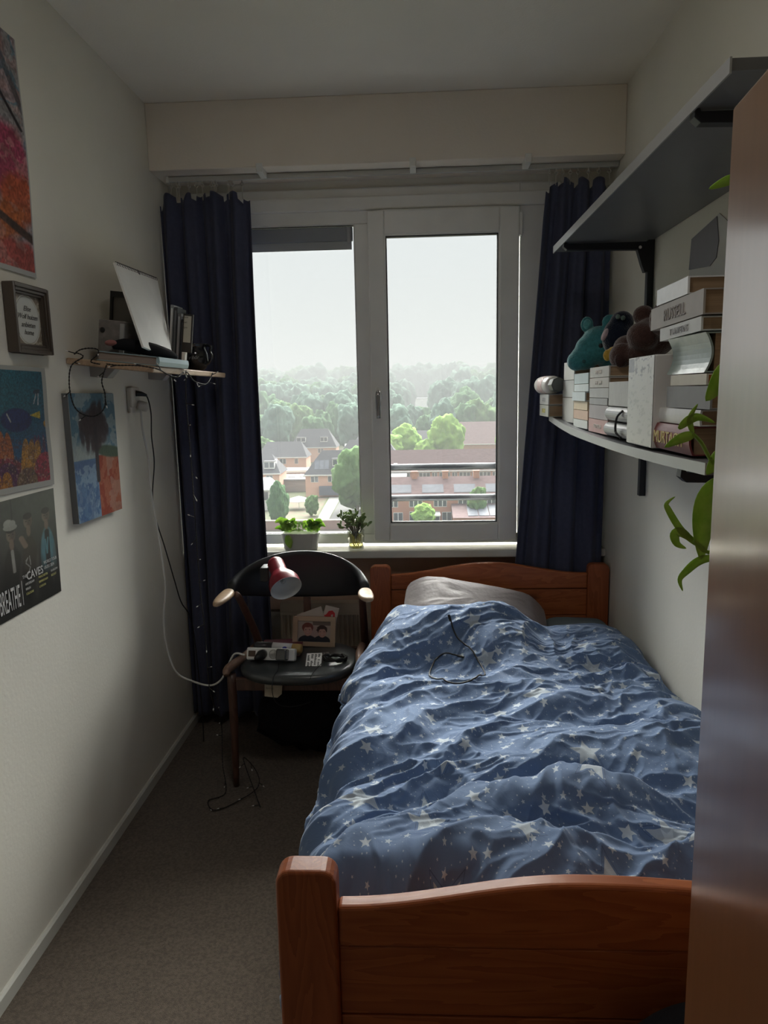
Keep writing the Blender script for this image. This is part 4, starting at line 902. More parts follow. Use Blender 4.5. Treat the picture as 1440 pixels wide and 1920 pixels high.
MB().lathe([(.030,0),(.040,.006),(.055,.035),(.054,.062),(.044,.083),(.052,.094),(.053,.098),(.049,.098),(.042,.084),(.045,.06),(.04,.02)],(.175,2.81,zc),n=36).build('body',mat('black_glaze',(.01,.011,.014),.12,.6),mg,smooth=True)
MB().tube([(.222,2.80,zc+.092),(.244,2.795,zc+.088),(.240,2.795,zc+.07),(.246,2.795,zc+.05),(.235,2.80,zc+.03),(.222,2.80,zc+.022)],.005,sub=5).build('handle',mat('black_glaze2',(.015,.016,.02),.1,.8),mg,smooth=True)
text('lettering','Cauldr',(.150,2.7545,zc+.040),(1,0.05,0),(0,0,1),.019,mat('grey_ink',(.35,.35,.38),.5),mg,depth=.0004,sx=1.1)
text('lettering','smoke',(.172,2.7548,zc+.057),(1,0.05,0),(0,0,1),.011,mat('grey_ink2',(.12,.12,.14),.5),mg,depth=.0004)

# ------------------------------------------------------------------ fairy lights
fl=empty('fairy_lights',(.2,2.4,.03),'black string of fairy lights looped over the left shelf and hanging to the floor','fairy lights')
loop=[(.128,2.11,1.555),(.127,2.07,1.509),(.133,2.07,1.473),(.129,2.07,1.435),(.106,2.07,1.412),(.078,2.07,1.41),(.051,2.07,1.423),(.036,2.07,1.45),(.031,2.07,1.502),(.042,2.07,1.553),(.069,2.09,1.578),(.048,2.10,1.590),(.035,2.11,1.588),(.048,2.12,1.600),(.075,2.12,1.604),(.100,2.12,1.600),(.108,2.10,1.585),(.086,2.10,1.565),(.12,2.09,1.556)]
front=[(.128,2.11,1.558),(.16,2.105,1.553),(.20,2.105,1.552),(.235,2.11,1.549),(.268,2.14,1.540),(.270,2.22,1.526),(.270,2.31,1.522),(.268,2.40,1.540),(.270,2.48,1.510),(.270,2.62,1.503),(.262,2.74,1.545)]
hang=[(.268,2.40,1.545),(.262,2.4,1.441),(.265,2.4,1.302),(.266,2.4,1.147),(.267,2.4,1.018),(.267,2.4,.903),(.27,2.4,.765),(.277,2.4,.647),(.278,2.4,.466),(.284,2.42,.375),(.28,2.50,.30),(.27,2.55,.20),(.28,2.5,.10),(.30,2.45,.012),(.25,2.40,.008),(.29,2.34,.008),(.36,2.40,.008),(.42,2.46,.03),(.40,2.52,.06),(.36,2.5,.12),(.42,2.42,.02),(.45,2.36,.006)]
M_wire=mat('black_wire',(.012,.011,.011),.6)
def twist(pts,nm):
    P=[Vector(p) for p in pts]; q=[]
    for i in range(len(P)-1):
        p0=P[max(i-1,0)];p1=P[i];p2=P[i+1];p3=P[min(i+2,len(P)-1)]
        k=max(4,int((p2-p1).length/.005))
        for j in range(k):
            t=j/k; q.append(.5*((2*p1)+(-p0+p2)*t+(2*p0-5*p1+4*p2-p3)*t*t+(-p0+3*p1-3*p2+p3)*t**3))
    a=[];b=[];s=0
    for i,p in enumerate(q):
        if i: s+=(q[i]-q[i-1]).length
        t=(q[min(i+1,len(q)-1)]-q[max(i-1,0)]).normalized(); u=t.cross(Vector((.3,.9,.2))).normalized(); w=t.cross(u); an=s/.02*2*PI; d=(u*math.cos(an)+w*math.sin(an))*.0013; a.append(p+d); b.append(p-d)
    MB().tube(a,.0012,n=5).tube(b,.0012,n=5).build(nm,M_wire,fl,smooth=True); return q
q1=twist(loop,'wire'); q2=twist(front,'wire'); q3=twist(hang,'wire')
M_tip=mat('clear_tip',(.75,.75,.72),.15,.8)
def bulb(p,d):
    p=Vector(p); d=Vector(d).normalized()
    o=MB().tube([p,p+d*.020],.0016,n=5).build('lamp_holder',M_wire,fl); MB().tube([p+d*.019,p+d*.024,p+d*.027],[.0018,.0020,.0008],n=6).build('bulb',M_tip,o)
rr=random.Random(3)
for q,st in ((q1,16),(q2,14),(q3,15)):
    for i in range(6,len(q)-2,st):
        bulb(q[i],(rr.uniform(-1,1),rr.uniform(-.8,.1),rr.uniform(-1,.4)))

# ------------------------------------------------------------------ cords
wc=[(.03,2.60,1.415),(.031,2.6,1.345),(.044,2.6,1.239),(.046,2.6,1.105),(.062,2.6,.939),(.073,2.6,.757),(.059,2.6,.643),(.061,2.6,.527),(.091,2.6,.422),(.151,2.6,.384),(.22,2.6,.366),(.265,2.6,.39),(.295,2.6,.448),(.322,2.6,.492),(.362,2.59,.492)]
w2=[(.022,2.57,1.42),(.012,2.565,1.30),(.010,2.565,1.0),(.012,2.57,.75),(.010,2.60,.45),(.012,2.62,.10)]
bc=[(.012,2.60,1.474),(.034,2.60,1.469),(.049,2.62,1.461),(.059,2.62,1.402),(.055,2.62,1.319),(.058,2.62,1.223),(.039,2.63,1.102),(.043,2.63,1.018),(.067,2.64,.902),(.089,2.66,.764),(.095,2.70,.668),(.10,2.80,.541),(.10,2.85,.2),(.10,2.85,.01)]
pk=empty('wall_cable',(.03,2.6,1.47),'thin black cord plugged into the wall socket and running down behind','cord')
MB().tube(bc,.0024,n=8,sub=6).build('cable',M_wire,pk,smooth=True)
MB().tube([(.020,2.59,1.474),(.035,2.60,1.472),(.050,2.615,1.466)],[.011,.009,.004],n=12,sub=3).build('plug',M_black,pk,smooth=True)

# ------------------------------------------------------------------ chair
ch=empty('armchair',(.57,2.7,0),'vintage teak armchair with curved black vinyl back standing beside the bed','chair')
def section_sweep(path,hs,ws,n=20,e=1.0):
    mb=MB(); Pn=[Vector(p) for p in path]; M_=len(Pn)
    for i,p in enumerate(Pn):
        t=(Pn[min(i+1,M_-1)]-Pn[max(i-1,0)]).normalized(); up=Vector((0,0,1)); s=t.cross(up).normalized()
        for k in range(n):
            a=2*PI*k/n; ca,sa=math.cos(a),math.sin(a)
            mb.v.append(p+s*ws[i]*math.copysign(abs(ca)**e,ca)+up*hs[i]*math.copysign(abs(sa)**e,sa))
    mb.f=[(i*n+k,i*n+(k+1)%n,(i+1)*n+(k+1)%n,(i+1)*n+k) for i in range(M_-1) for k in range(n)]+[tuple(range(n))[::-1],tuple(range((M_-1)*n,M_*n))]
    return mb
def bp_(phi):
    a=math.radians(phi); return Vector((.558+.262*math.sin(a)*(1+.0*abs(a)),2.655+.20*math.cos(a) if abs(phi)<90 else 2.655-(abs(phi)-90)/90*.12,.738-.022*(min(abs(phi),95)/95)**2))
ph=list(range(-84,85,6)); hs=[];ws=[]
for p in ph:
    k=max(0,math.cos(math.radians(p*.98))); hs.append(.016+.082*k**1.15); ws.append(.016+.004*(1-k))
section_sweep([bp_(p) for p in ph],hs,ws,e=.8).build('backrest',M_vinyl,ch,smooth=True,sub=1)
for s in (-1,1):
    if s<0: path=[(.300,2.668,.716),(.297,2.655,.716),(.296,2.62,.715),(.290,2.575,.712),(.283,2.535,.708),(.280,2.52,.706)]; w=[.018,.024,.028,.026,.017,.006]
    else: path=[(.818,2.668,.716),(.820,2.655,.716),(.823,2.62,.716),(.832,2.58,.716),(.842,2.55,.716),(.845,2.54,.716)]; w=[.018,.026,.030,.027,.018,.006]
    section_sweep(path,[.016,.016,.014,.013,.011,.006],w,e=.8).build('armrest',M_ltwood,ch,smooth=True,sub=1)
# front legs
MB().tube([(.324,2.515,0),(.327,2.52,.25),(.325,2.53,.44)],[.011,.016,.017],n=14,sub=4).build('leg',M_dkwood,ch,smooth=True)
MB().tube([(.806,2.515,0),(.803,2.52,.25),(.805,2.53,.45)],[.011,.016,.017],n=14,sub=4).build('leg',M_dkwood,ch,smooth=True)
# rear legs up to the arms
MB().tube([(.365,2.98,0),(.362,2.90,.25),(.360,2.84,.45),(.335,2.70,.66),(.325,2.655,.71)],[.011,.015,.017,.014,.013],n=14,sub=4).build('leg',M_dkwood,ch,smooth=True)
MB().tube([(.795,2.98,0),(.798,2.90,.25),(.800,2.84,.45),(.805,2.70,.66),(.808,2.655,.71)],[.011,.015,.017,.014,.013],n=14,sub=4).build('leg',M_dkwood,ch,smooth=True)
for xa,xb,s in ((.318,.352,-1),(.808,.790,1)):
    MB().tube([(xa,2.485,.452),(xa,2.52,.466),(xb,2.68,.462),(xb,2.86,.44)],[.010,.017,.016,.014],n=12,sub=4).build('side_rail',wood('mid_teak',(.22,.13,.09),(.16,.09,.06),'Y',knots=False),ch,smooth=True)
MB().box(.335,2.525,.375,.80,2.545,.425).build('front_rail',M_dkwood,ch,bevel=.004)
MB().box(.355,2.85,.385,.79,2.87,.425).build('rear_rail',M_dkwood,ch,bevel=.004)
MB().prism([(.545,.42),(.583,.42),(.578,.68),(.550,.68)],'y',2.855,2.872).build('back_support',M_dkwood,ch,bevel=.004)
P=[]
n=64
for k in range(n):
    a=2*PI*k/n; ca,sa=math.cos(a),math.sin(a); P.append((.562+.226*math.copysign(abs(ca)**.7,ca),2.665+(.205 if sa<0 else .175)*math.copysign(abs(sa)**.85,sa)))
m=MB()
for (sc_,z) in ((.93,.418),(.985,.426),(1.0,.440),(.985,.452),(.93,.459),(.6,.462),(.2,.463)):
    m.v+=[(.562+(p[0]-.562)*sc_,2.665+(p[1]-2.665)*sc_,z) for p in P]
m.f=[(i*n+k,i*n+(k+1)%n,(i+1)*n+(k+1)%n,(i+1)*n+k) for i in range(6) for k in range(n)]+[tuple(range(n))[::-1],tuple(range(6*n,7*n))]
m.build('seat',mat('worn_black_vinyl',(.040,.047,.05),.30,.9,bump=.25,bscale=300,bdist=.001),ch,smooth=True)
m=MB(); P4=[(.452,2.515,.432),(.520,2.515,.432),(.516,2.500,.375),(.500,2.497,.362),(.452,2.500,.366)]
m.add(P4+[(p[0],p[1]-.001,p[2]) for p in P4],[(0,1,2,3,4),(9,8,7,6,5)]+[(i,(i+1)%5,(i+1)%5+5,i+5) for i in range(5)])
tg=m.build('care_label',mat('label_cloth',(.42,.36,.27),.8,col2=(.36,.30,.22),vscale=(30,30,30)),ch)
for k,s in enumerate(('Bestellnr','Bezug')): text('lettering',s,(.457,2.5035,.408-k*.016),(1,0,0),(0,.1,1),.012,mat('faded_ink',(.2,.17,.13),.8),ch,depth=.0002)
# things on the seat
ST=.4635
pf=empty('photo_frame',(.60,2.76,ST),'small beige framed photo of two smiling people on the chair seat','photo frame')
def photo(u,v):
    c=np.ones(u.shape+(3,))*np.array([.34,.28,.24]); c=lay(c,rect(u,v,.45,.80,1,.98)*.8,(.10,.07,.055)); c=lay(c,ell(u,v,.52,.35,.14,.45,10,.2)*.7,(.34,.22,.20))
    for cx,cy,rx,ry,hc in ((.30,.58,.15,.26,(.16,.045,.035)),(.74,.50,.14,.23,(.055,.03,.025))):
        c=lay(c,ell(u,v,cx,.02,rx*1.9,.30,0,.1),(.018,.02,.028)); c=lay(c,ell(u+.02*(vnoise(u*20,v*20,3)-.5),v,cx,cy+.10,rx*1.15,ry*.95,0,.1),hc); c=lay(c,ell(u,v,cx+.01,cy-.06,rx*.82,ry*.95,0,.1),(.42,.24,.20))
        c=lay(c,ell(u,v,cx-.055,cy-.0,.022,.018,0,.2)+ell(u,v,cx+.065,cy-.0,.022,.018,0,.2),(.07,.04,.035)); c=lay(c,ell(u,v,cx+.005,cy-.16,.065,.030,0,.2),(.30,.09,.08)); c=lay(c,ell(u,v,cx+.005,cy-.155,.05,.014,0,.2),(.55,.48,.44)); c=lay(c,ell(u,v,cx+.008,cy-.07,.018,.04,0,.3)*.5,(.5,.3,.25)); c=lay(c,ell(u,v,cx,cy+.19,rx*.85,ry*.30,8,.2),hc)
    return c
T0=Matrix.Translation((.60,2.76,ST))@Matrix.Rotation(math.radians(-12),4,'X')@Matrix.Rotation(math.radians(2),4,'Y')
w_,h_=.172,.118
m=MB()
m.box(-w_/2,-.007,0,-w_/2+.020,.007,h_).box(w_/2-.020,-.007,0,w_/2,.007,h_).box(-w_/2+.02,-.007,0,w_/2-.02,.007,.018).box(-w_/2+.02,-.007,h_-.018,w_/2-.02,.007,h_)
m.tf(T0).build('frame',mat('beige_wood',(.40,.29,.20),.6),pf,bevel=.0015)
Pq=[T0@Vector(p) for p in ((-w_/2+.02,-.002,.018),(w_/2-.02,-.002,.018),(w_/2-.02,-.002,h_-.018),(-w_/2+.02,-.002,h_-.018))]
panel('photo',Pq,110,80,photo,M_print,pf,thick=.002)
cd1=empty('greeting_card',(.60,2.80,ST),'plain cream card leaning behind the framed photo on the chair','card')
T1=Matrix.Translation((.60,2.79,ST+.10))@Matrix.Rotation(math.radians(-12),4,'X')@Matrix.Rotation(math.radians(-19),4,'Y')
MB().box(-.06,0,-.03,.045,.001,.042).tf(T1).build('sheet',mat('cream_paper',(.42,.38,.33),.8),cd1)
cd2=empty('greeting_card',(.66,2.81,ST),'pale card with a red bird drawing behind the framed photo','card')
T2=Matrix.Translation((.665,2.802,ST+.105))@Matrix.Rotation(math.radians(-12),4,'X')@Matrix.Rotation(math.radians(14),4,'Y')
MB().box(-.03,0,-.035,.027,.001,.045).tf(T2).build('sheet',mat('pale_paper',(.46,.42,.38),.8),cd2)
MB().prism([(-.036,.0),(-.02,.008),(-.012,.025),(.002,.03),(.014,.022),(.018,.004),(.01,.0)],'y',-.0012,-.0003).tf(T2).build('red_drawing',mat('red_ink',(.45,.02,.025),.6),cd2)
MB().prism([(.0,.012),(.008,.016),(.009,.006),(.002,.004)],'y',-.0016,-.0013).tf(T2).build('white_patch',mat('pale_paper',(.46,.42,.38),.8),cd2)
# maroon book
mb_=empty('book',(.47,2.72,ST),'maroon book lying on the chair seat behind the power strip','book')
MB().box(.40,2.64,ST,.56,2.79,ST+.003).box(.40,2.64,ST+.017,.56,2.79,ST+.020).box(.40,2.64,ST,.403,2.79,ST+.02).rot(.06,(.47,2.72,0)).build('cover',mat('maroon_cover',(.13,.02,.04),.5),mb_)
MB().box(.404,2.643,ST+.003,.558,2.788,ST+.017).rot(.06,(.47,2.72,0)).build('pages',M_paper,mb_)
# tube
tb=empty('tube_bottle',(.47,2.64,ST+.02),'black and white cosmetic tube with a tan cap lying behind the power strip','bottle')
cc=Vector((.385,2.655,ST+.040)); ax=Vector((1,-.10,-.03)).normalized()
MB().lathe([(.012,0),(.018,.01),(.0185,.075)],cc,axis=ax,n=24).build('body',mat('dark_tube',(.02,.018,.022),.35),tb,smooth=True)
MB().lathe([(.0187,.075),(.0187,.152)],cc,axis=ax,n=24).build('label',mat('white_label',(.60,.60,.62),.4),tb,smooth=True)
MB().lathe([(.017,.152),(.0185,.156),(.0185,.186),(.014,.190)],cc,axis=ax,n=24).build('cap',mat('tan_cap',(.38,.25,.08),.4),tb,smooth=True)
MB().ball(tuple(cc+ax*.125+Vector((0,-.0168,.006))),(.009,.003,.006)).build('blue_logo',mat('blue_logo',(.04,.05,.35),.4),tb,smooth=True)
# power strip
ps=empty('power_strip',(.46,2.60,ST),'white power strip with two black plugs on the chair seat and a long white cord','power strip')
T3=Matrix.Translation((.462,2.597,ST+.004))@Matrix.Rotation(math.radians(-6),4,'Z')@Matrix.Rotation(math.radians(-20),4,'X')
MB().box(-.094,-.018,0,.094,.018,.046).tf(T3).build('housing',mat('strip_white',(.86,.86,.84),.3),ps,bevel=.006,seg=3)
MB().box(-.086,-.0195,.012,-.058,-.017,.034).tf(T3).build('switch',mat('switch_brown',(.07,.035,.02),.3),ps,bevel=.001)
for x in (-.028,.012,.055):
    MB().lathe([(.0175,0),(.0175,.002),(.015,.002),(.015,.0005)],(x,-.0175,.023),axis=(0,-1,0),n=24).tf(T3).build('outlet',mat('outlet_grey',(.42,.42,.41),.4),ps)
e=MB().lathe([(.017,0),(.019,.014),(.013,.034),(.007,.052)],(-.028,-.019,.023),axis=(-.25,-1,-.35),n=18).tf(T3).build('plug',M_black,ps,smooth=True)
e=MB().box(.034,-.062,.002,.074,-.019,.044).tf(T3).build('plug',mat('black_adapter',(.04,.042,.045),.18,1),ps,bevel=.006,seg=3)
def tcord(name,pts,r,label,m=M_wire,cat='cable'):
    return tag(MB().tube(pts,r,n=8,sub=8).build(name,m,None,smooth=True),label,cat)
tcord('thin_cable',[(.500,2.545,.475),(.505,2.50,.466),(.495,2.462,.452),(.492,2.452,.40),(.51,2.455,.355),(.56,2.48,.335),(.62,2.52,.335)],.0014,'thin black cable drooping from the adapter over the front edge of the seat')
MB().tube(wc,.0038,n=10,sub=6).build('cable',mat('white_cable',(.62,.62,.60),.4),ps,smooth=True)
MB().lathe([(.017,0),(.019,.008),(.017,.03),(.008,.036)],(.020,2.61,1.432),axis=(1,0,-.25),n=16).build('plug',mat('white_plug',(.60,.58,.54),.4),ps,smooth=True)
# remote card
rc=empty('calendar_card',(.635,2.585,ST),'small white card with rows of black print on the chair seat','card')
T4=Matrix.Translation((.625,2.590,ST+.006))@Matrix.Rotation(math.radians(4),4,'Z')@Matrix.Rotation(math.radians(14),4,'X')
MB().box(-.029,-.045,0,.029,.045,.002).tf(T4).build('card',mat('card_white',(.88,.88,.86),.4),rc,bevel=.0008)
m=MB(); rk=random.Random(5)
for i in range(4):
    for j in range(11):
        if rk.random()<.85: m.box(-.024+i*.013,-.040+j*.0073,.0021,-.024+i*.013+rk.uniform(.005,.009),-.040+j*.0073+.0045,.0026)
m.tf(T4).build('print',M_ink,rc)
# coiled black cable
pts=[]
for i in range(90):
    a=i/90*2*PI*4.2; r_=.036+.004*math.sin(i*.7); pts.append((.705+r_*1.15*math.cos(a),2.60+r_*.75*math.sin(a),ST+.006+.010*abs(math.sin(i*.37))+.004*math.sin(i*1.3)))
cb=tag(MB().tube(pts,.0042,n=6).build('coiled_cable',M_wire,None,smooth=True),'black cable coiled up on the right side of the chair seat','cable')
kr=tcord('thin_cable',[(.660,2.56,.470),(.645,2.51,.467),(.635,2.475,.462),(.630,2.458,.452)],.0013,'thin dark lead running over the seat front from the coiled cable')
ky=empty('keyring',(.64,2.665,ST),'small silver keys lying in front of the framed photo','keys')
m=MB()
for i in range(5): m.box(.615+i*.012,2.65,ST+.0005,.622+i*.013,2.68,ST+.003)
m.rot(.3,(.64,2.665,ST)).build('key',mat('steel',(.5,.5,.5),.3,metal=.9),ky)
MB().tube([(.66+.01*math.cos(a),2.655+.01*math.sin(a),ST+.003) for a in np.linspace(0,2*PI,14)],.001,n=5).build('ring',mat('steel',(.5,.5,.5),.3,metal=.9),ky)
# red spot lamp clamped on backrest
la=empty('clamp_lamp',(.47,2.70,.80),'dark red spot lamp with white inside clipped to the chair back','lamp')
ax=Vector((.42,-.72,-.55)).normalized(); cc=Vector((.478,2.665,.835))
M_red=mat('red_enamel',(.22,.012,.025),.3,.6)
sh_=MB(); prof=[(.010,-.004),(.026,0),(.031,.010),(.031,.060),(.036,.070),(.052,.095),(.058,.110),(.059,.140)]
n=32
u=ax.orthogonal().normalized(); w=ax.cross(u)
for pr in (prof,):
    for (r_,h_) in pr: sh_.v+=[cc+ax*h_+(u*math.cos(2*PI*k/n)+w*math.sin(2*PI*k/n))*r_ for k in range(n)]
sh_.f=[(i*n+k,i*n+(k+1)%n,(i+1)*n+(k+1)%n,(i+1)*n+k) for i in range(len(prof)-1) for k in range(n)]+[tuple(range(n))[::-1]]
sh_.build('lamp_shade',M_red,la,smooth=True)
inn=MB(); prof=[(.012,.062),(.030,.066),(.050,.097),(.0565,.112),(.0575,.141),(.0595,.141)]
for (r_,h_) in prof: inn.v+=[cc+ax*h_+(u*math.cos(2*PI*k/n)+w*math.sin(2*PI*k/n))*r_ for k in range(n)]
inn.f=[(i*n+k,i*n+(k+1)%n,(i+1)*n+(k+1)%n,(i+1)*n+k) for i in range(len(prof)-1) for k in range(n)]+[tuple(range(n))[::-1]]
inn.build('reflector',mat('reflector_white',(.62,.62,.60),.35),la,smooth=True)
MB().tube([cc+ax*.065+u*.006,cc+ax*.105+u*.006,cc+ax*.11,cc+ax*.105-u*.006,cc+ax*.065-u*.006],.005,n=10,sub=3).build('bulb',mat('bulb_glass',(.6,.6,.58),.1,.8),la,smooth=True)
MB().tube([cc+ax*.03,(.45,2.70,.80),(.43,2.725,.785)],.006,sub=3).build('swivel',M_black,la,smooth=True)
MB().hexa([(.41,2.70,.745),(.445,2.70,.745),(.445,2.775,.755),(.41,2.775,.755),(.41,2.705,.80),(.445,2.705,.80),(.445,2.775,.80),(.41,2.775,.80)]).build('clamp',M_black,la,bevel=.004)
# black bag under chair
ub=MB(); ub.ball((.56,2.82,.14),(.21,.13,.135),n=40,amp=.25,fr=12)
o=ub.build('bag',M_blackc,None,smooth=True); tag(o,'dark soft bag lying on the carpet under the chair','bag')
o.location.z=.002
# loop cable on duvet: shrink to surface
def drop(pts,lift):
    dg=bpy.context.evaluated_depsgraph_get(); dg.update(); d=bpy.data.objects['duvet']; q=[]
    P=[Vector(p) for p in pts]; k=6
    for i in range(len(P)-1):
        p0=P[max(i-1,0)];p1=P[i];p2=P[i+1];p3=P[min(i+2,len(P)-1)]
        for j in range(k):
            t=j/k; s=.5*((2*p1)+(-p0+p2)*t+(2*p0-5*p1+4*p2-p3)*t*t+(-p0+3*p1-3*p2+p3)*t**3)
            hit,loc,nn,_=d.ray_cast(Vector((s.x,s.y,1.5))-d.location,Vector((0,0,-1)))
            if hit: s.z=loc.z+d.location.z+lift
            q.append(s)
    zs=[p.z for p in q]
    for i,p in enumerate(q): p.z=max(p.z,sum(zs[max(0,i-3):i+4])/len(zs[max(0,i-3):i+4]))
    return q
ql=drop(lp[:10]+[(1.075,2.225,.7),(1.11,2.245,.7),(1.15,2.235,.7)],.005)
uc=empty('charging_cable',tuple(ql[0]),'black charging cable lying in a loop on the starry duvet','cable')
MB().tube(ql,.0026,n=8).build('cable',M_wire,uc,smooth=True)
d0=(ql[0]-ql[2]).normalized(); MB().tube([ql[0],ql[0]+d0*.022],.0045,n=8).build('connector',M_black,uc)
d0=(ql[-1]-ql[-3]).normalized(); MB().tube([ql[-1],ql[-1]+d0*.022],.004,n=8).build('connector',M_black,uc)

# ------------------------------------------------------------------ windowsill plants
pp=empty('potted_plant',(.51,3.085,.787),'white oval planter with a leafy green plant on the windowsill','plant')
m=MB()
for (rx,ry,z) in ((.070,.032,.788),(.074,.034,.794),(.082,.040,.850),(.085,.042,.862),(.080,.038,.862),(.076,.035,.848),(.01,.005,.845)):
    for k in range(32):
        a=2*PI*k/32; ca,sa=math.cos(a),math.sin(a); m.v.append((.508+rx*math.copysign(abs(ca)**.6,ca),3.103+ry*math.copysign(abs(sa)**.6,sa),z))
m.f=[(i*32+k,i*32+(k+1)%32,(i+1)*32+(k+1)%32,(i+1)*32+k) for i in range(6) for k in range(32)]+[tuple(range(32))[::-1],tuple(range(192,224))]
m.build('pot',mat('white_ceramic',(.60,.59,.56),.3),pp,smooth=False)
rl_=random.Random(11)
M_var=mat('variegated_leaf',(.45,.55,.30),.5,.4,col2=(.2,.36,.08),vscale=(60,60,60))
for i in range(84):
    side=rl_.choice((-1,-1,1,1,0)); x0=.508+side*.045+rl_.uniform(-.02,.02); h=rl_.uniform(.02,.065)*(1 if side else .8); dx=rl_.uniform(-.022,.022)+side*.008; dy=rl_.uniform(-.02,.012)
    p=[(x0,3.10,.855),(x0+dx*.3,3.10+dy*.3,.855+h*.6),(x0+dx*1.2,3.10+dy,.855+h),(x0+dx*1.9,3.10+dy*1.6,.855+h*.86)]
    leaf(p[1:] ,rl_.uniform(.008,.014) if side else .005,M_leaf if side and rl_.random()<.5 else (M_leafd if side else M_var),pp,nrm=(rl_.uniform(-.4,.4),-1,rl_.uniform(.1,.7)),fold=.2)
leaf([(.455,3.066,.858),(.462,3.056,.835),(.466,3.053,.818),(.468,3.055,.800)],.019,M_leaf,pp,nrm=(0,-1,.2))
jr=empty('glass_jar_plant',(.75,3.085,.787),'glass tumbler of yellowish water holding succulent cuttings on the windowsill','plant')
gl=bpy.data.materials.new('jar_glass'); gl.use_nodes=True; nt=gl.node_tree; nt.nodes.clear(); oo=nt.nodes.new('ShaderNodeOutputMaterial'); tr=nt.nodes.new('ShaderNodeBsdfTransparent'); gg=nt.nodes.new('ShaderNodeBsdfGlossy'); gg.inputs[1].default_value=.05; mx=nt.nodes.new('ShaderNodeMixShader'); lw=nt.nodes.new('ShaderNodeLayerWeight'); lw.inputs[0].default_value=.35
tr.inputs[0].default_value=(.9,.92,.9,1); nt.links.new(lw.outputs['Facing'],mx.inputs[0]); nt.links.new(tr.outputs[0],mx.inputs[1]); nt.links.new(gg.outputs[0],mx.inputs[2]); nt.links.new(mx.outputs[0],oo.inputs[0])
MB().lathe([(.030,0),(.034,.003),(.036,.04),(.038,.085),(.036,.085),(.034,.04),(.031,.008),(.0,.008)],(.752,3.085,.788),n=16).build('tumbler',gl,jr,smooth=False)
wt=gl.copy(); wt.name='yellow_water'; wt.node_tree.nodes['Transparent BSDF'].inputs[0].default_value=(.92,.86,.55,1)
MB().lathe([(.029,0),(.032,.03),(.0345,.066),(.0,.0665)],(.752,3.085,.797),n=20).build('water',wt,jr)
M_suc=mat('succulent',(.16,.24,.09),.4,.5,col2=(.25,.33,.14),vscale=(50,50,50))
for k in range(9):
    a=k*.7; MB().tube([(.752+.004*math.cos(a),3.085,.852),(.752+.018*math.cos(a),3.085+.012*math.sin(a),.826),(.752+.010*math.cos(a+1),3.085+.01*math.sin(a+1),.803)],.0016,n=5,sub=3).build('root',mat('root_pale',(.55,.48,.25),.6),jr,smooth=True)
for i in range(15):
    a=i/15*2*PI; rx=rl_.uniform(.02,.085); tip=Vector((.745+rx*math.cos(a),3.08+.03*math.sin(a),.89+rl_.uniform(-.01,.055)))
    base=Vector((.752,3.085,.835)); mid=base.lerp(tip,.55)+Vector((0,0,.012))
    st=MB().tube([base,mid,tip],.0024,n=6,sub=4).build('stem',mat('succulent_stem',(.13,.12,.08),.7),jr,smooth=True)
    for k in range(5):
        c=mid.lerp(tip,.25+.2*k); d=Vector((rl_.uniform(-1,1),rl_.uniform(-.7,.3),rl_.uniform(-.1,1))).normalized(); q=c+d*.014
        R_=d.to_track_quat('X','Z').to_matrix(); MB().ball(tuple(q),(.013,.0035,.0065),n=10,rot=R_).build('leaf',M_suc,st,smooth=True)

# ------------------------------------------------------------------ outside: fall bars
for z,zz_ in ((1.126,'upper'),(.986,'lower')):
    e=empty('safety_rail',(1.135,3.25,z),'%s dark grey safety bar fixed outside the right window pane'%zz_,'safety bar')
    MB().tube([(.885,3.25,z),(1.385,3.25,z)],.0145,n=16).build('bar',mat('anthracite',(.05,.055,.065),.4,metal=.4),e,smooth=True)
    for x in (.885,1.385): MB().box(x-.008,3.225,z-.022,x+.008,3.262,z+.022).build('fixing',mat('anthracite',(.05,.055,.065),.4,metal=.4),e,bevel=.003)

# ------------------------------------------------------------------ town outside
GZ=-28.5
S(MB().box(-700,12,GZ-1,800,2600,GZ).build('ground',mat('town_ground',(.075,.095,.045),.95,.1,col2=(.10,.09,.08),vscale=(.02,.02,.02))))
M_brick=mat('brick_red',(.42,.22,.16),.9,.2,col2=(.34,.17,.12),vscale=(3,3,8)); M_brickp=mat('brick_pink',(.58,.37,.29),.9,.2,col2=(.50,.31,.24),vscale=(3,3,8))
M_slate=mat('slate_roof',(.085,.085,.092),.8,.2,col2=(.062,.062,.068),vscale=(1,1,6)); M_pur=mat('purple_tiles',(.15,.105,.105),.85,.2,col2=(.11,.075,.075),vscale=(1,1,5))
M_wf=mat('white_trim',(.62,.62,.60),.6); M_win=mat('dark_window',(.05,.06,.07),.15,.6); M_solar=mat('solar_panel',(.07,.077,.095),.5,.3,col2=(.09,.098,.12),vscale=(1,1,1))
def xf(m,c,ang): return m.tf(Matrix.Translation((c[0],c[1],GZ))@Matrix.Rotation(ang,4,'Z'))
def win(par,c,ang,x,y,z,w,h,n=2):
    f=xf(MB().box(x,y-.08,z,x+w,y+.02,z+h),c,ang).build('window',M_wf,par)
    g=MB(); k=w/n
    for i in range(n): g.box(x+i*k+.1,y-.11,z+.12,x+(i+1)*k-.1,y-.07,z+h-.12)
    xf(g,c,ang).build('pane',M_win,f)
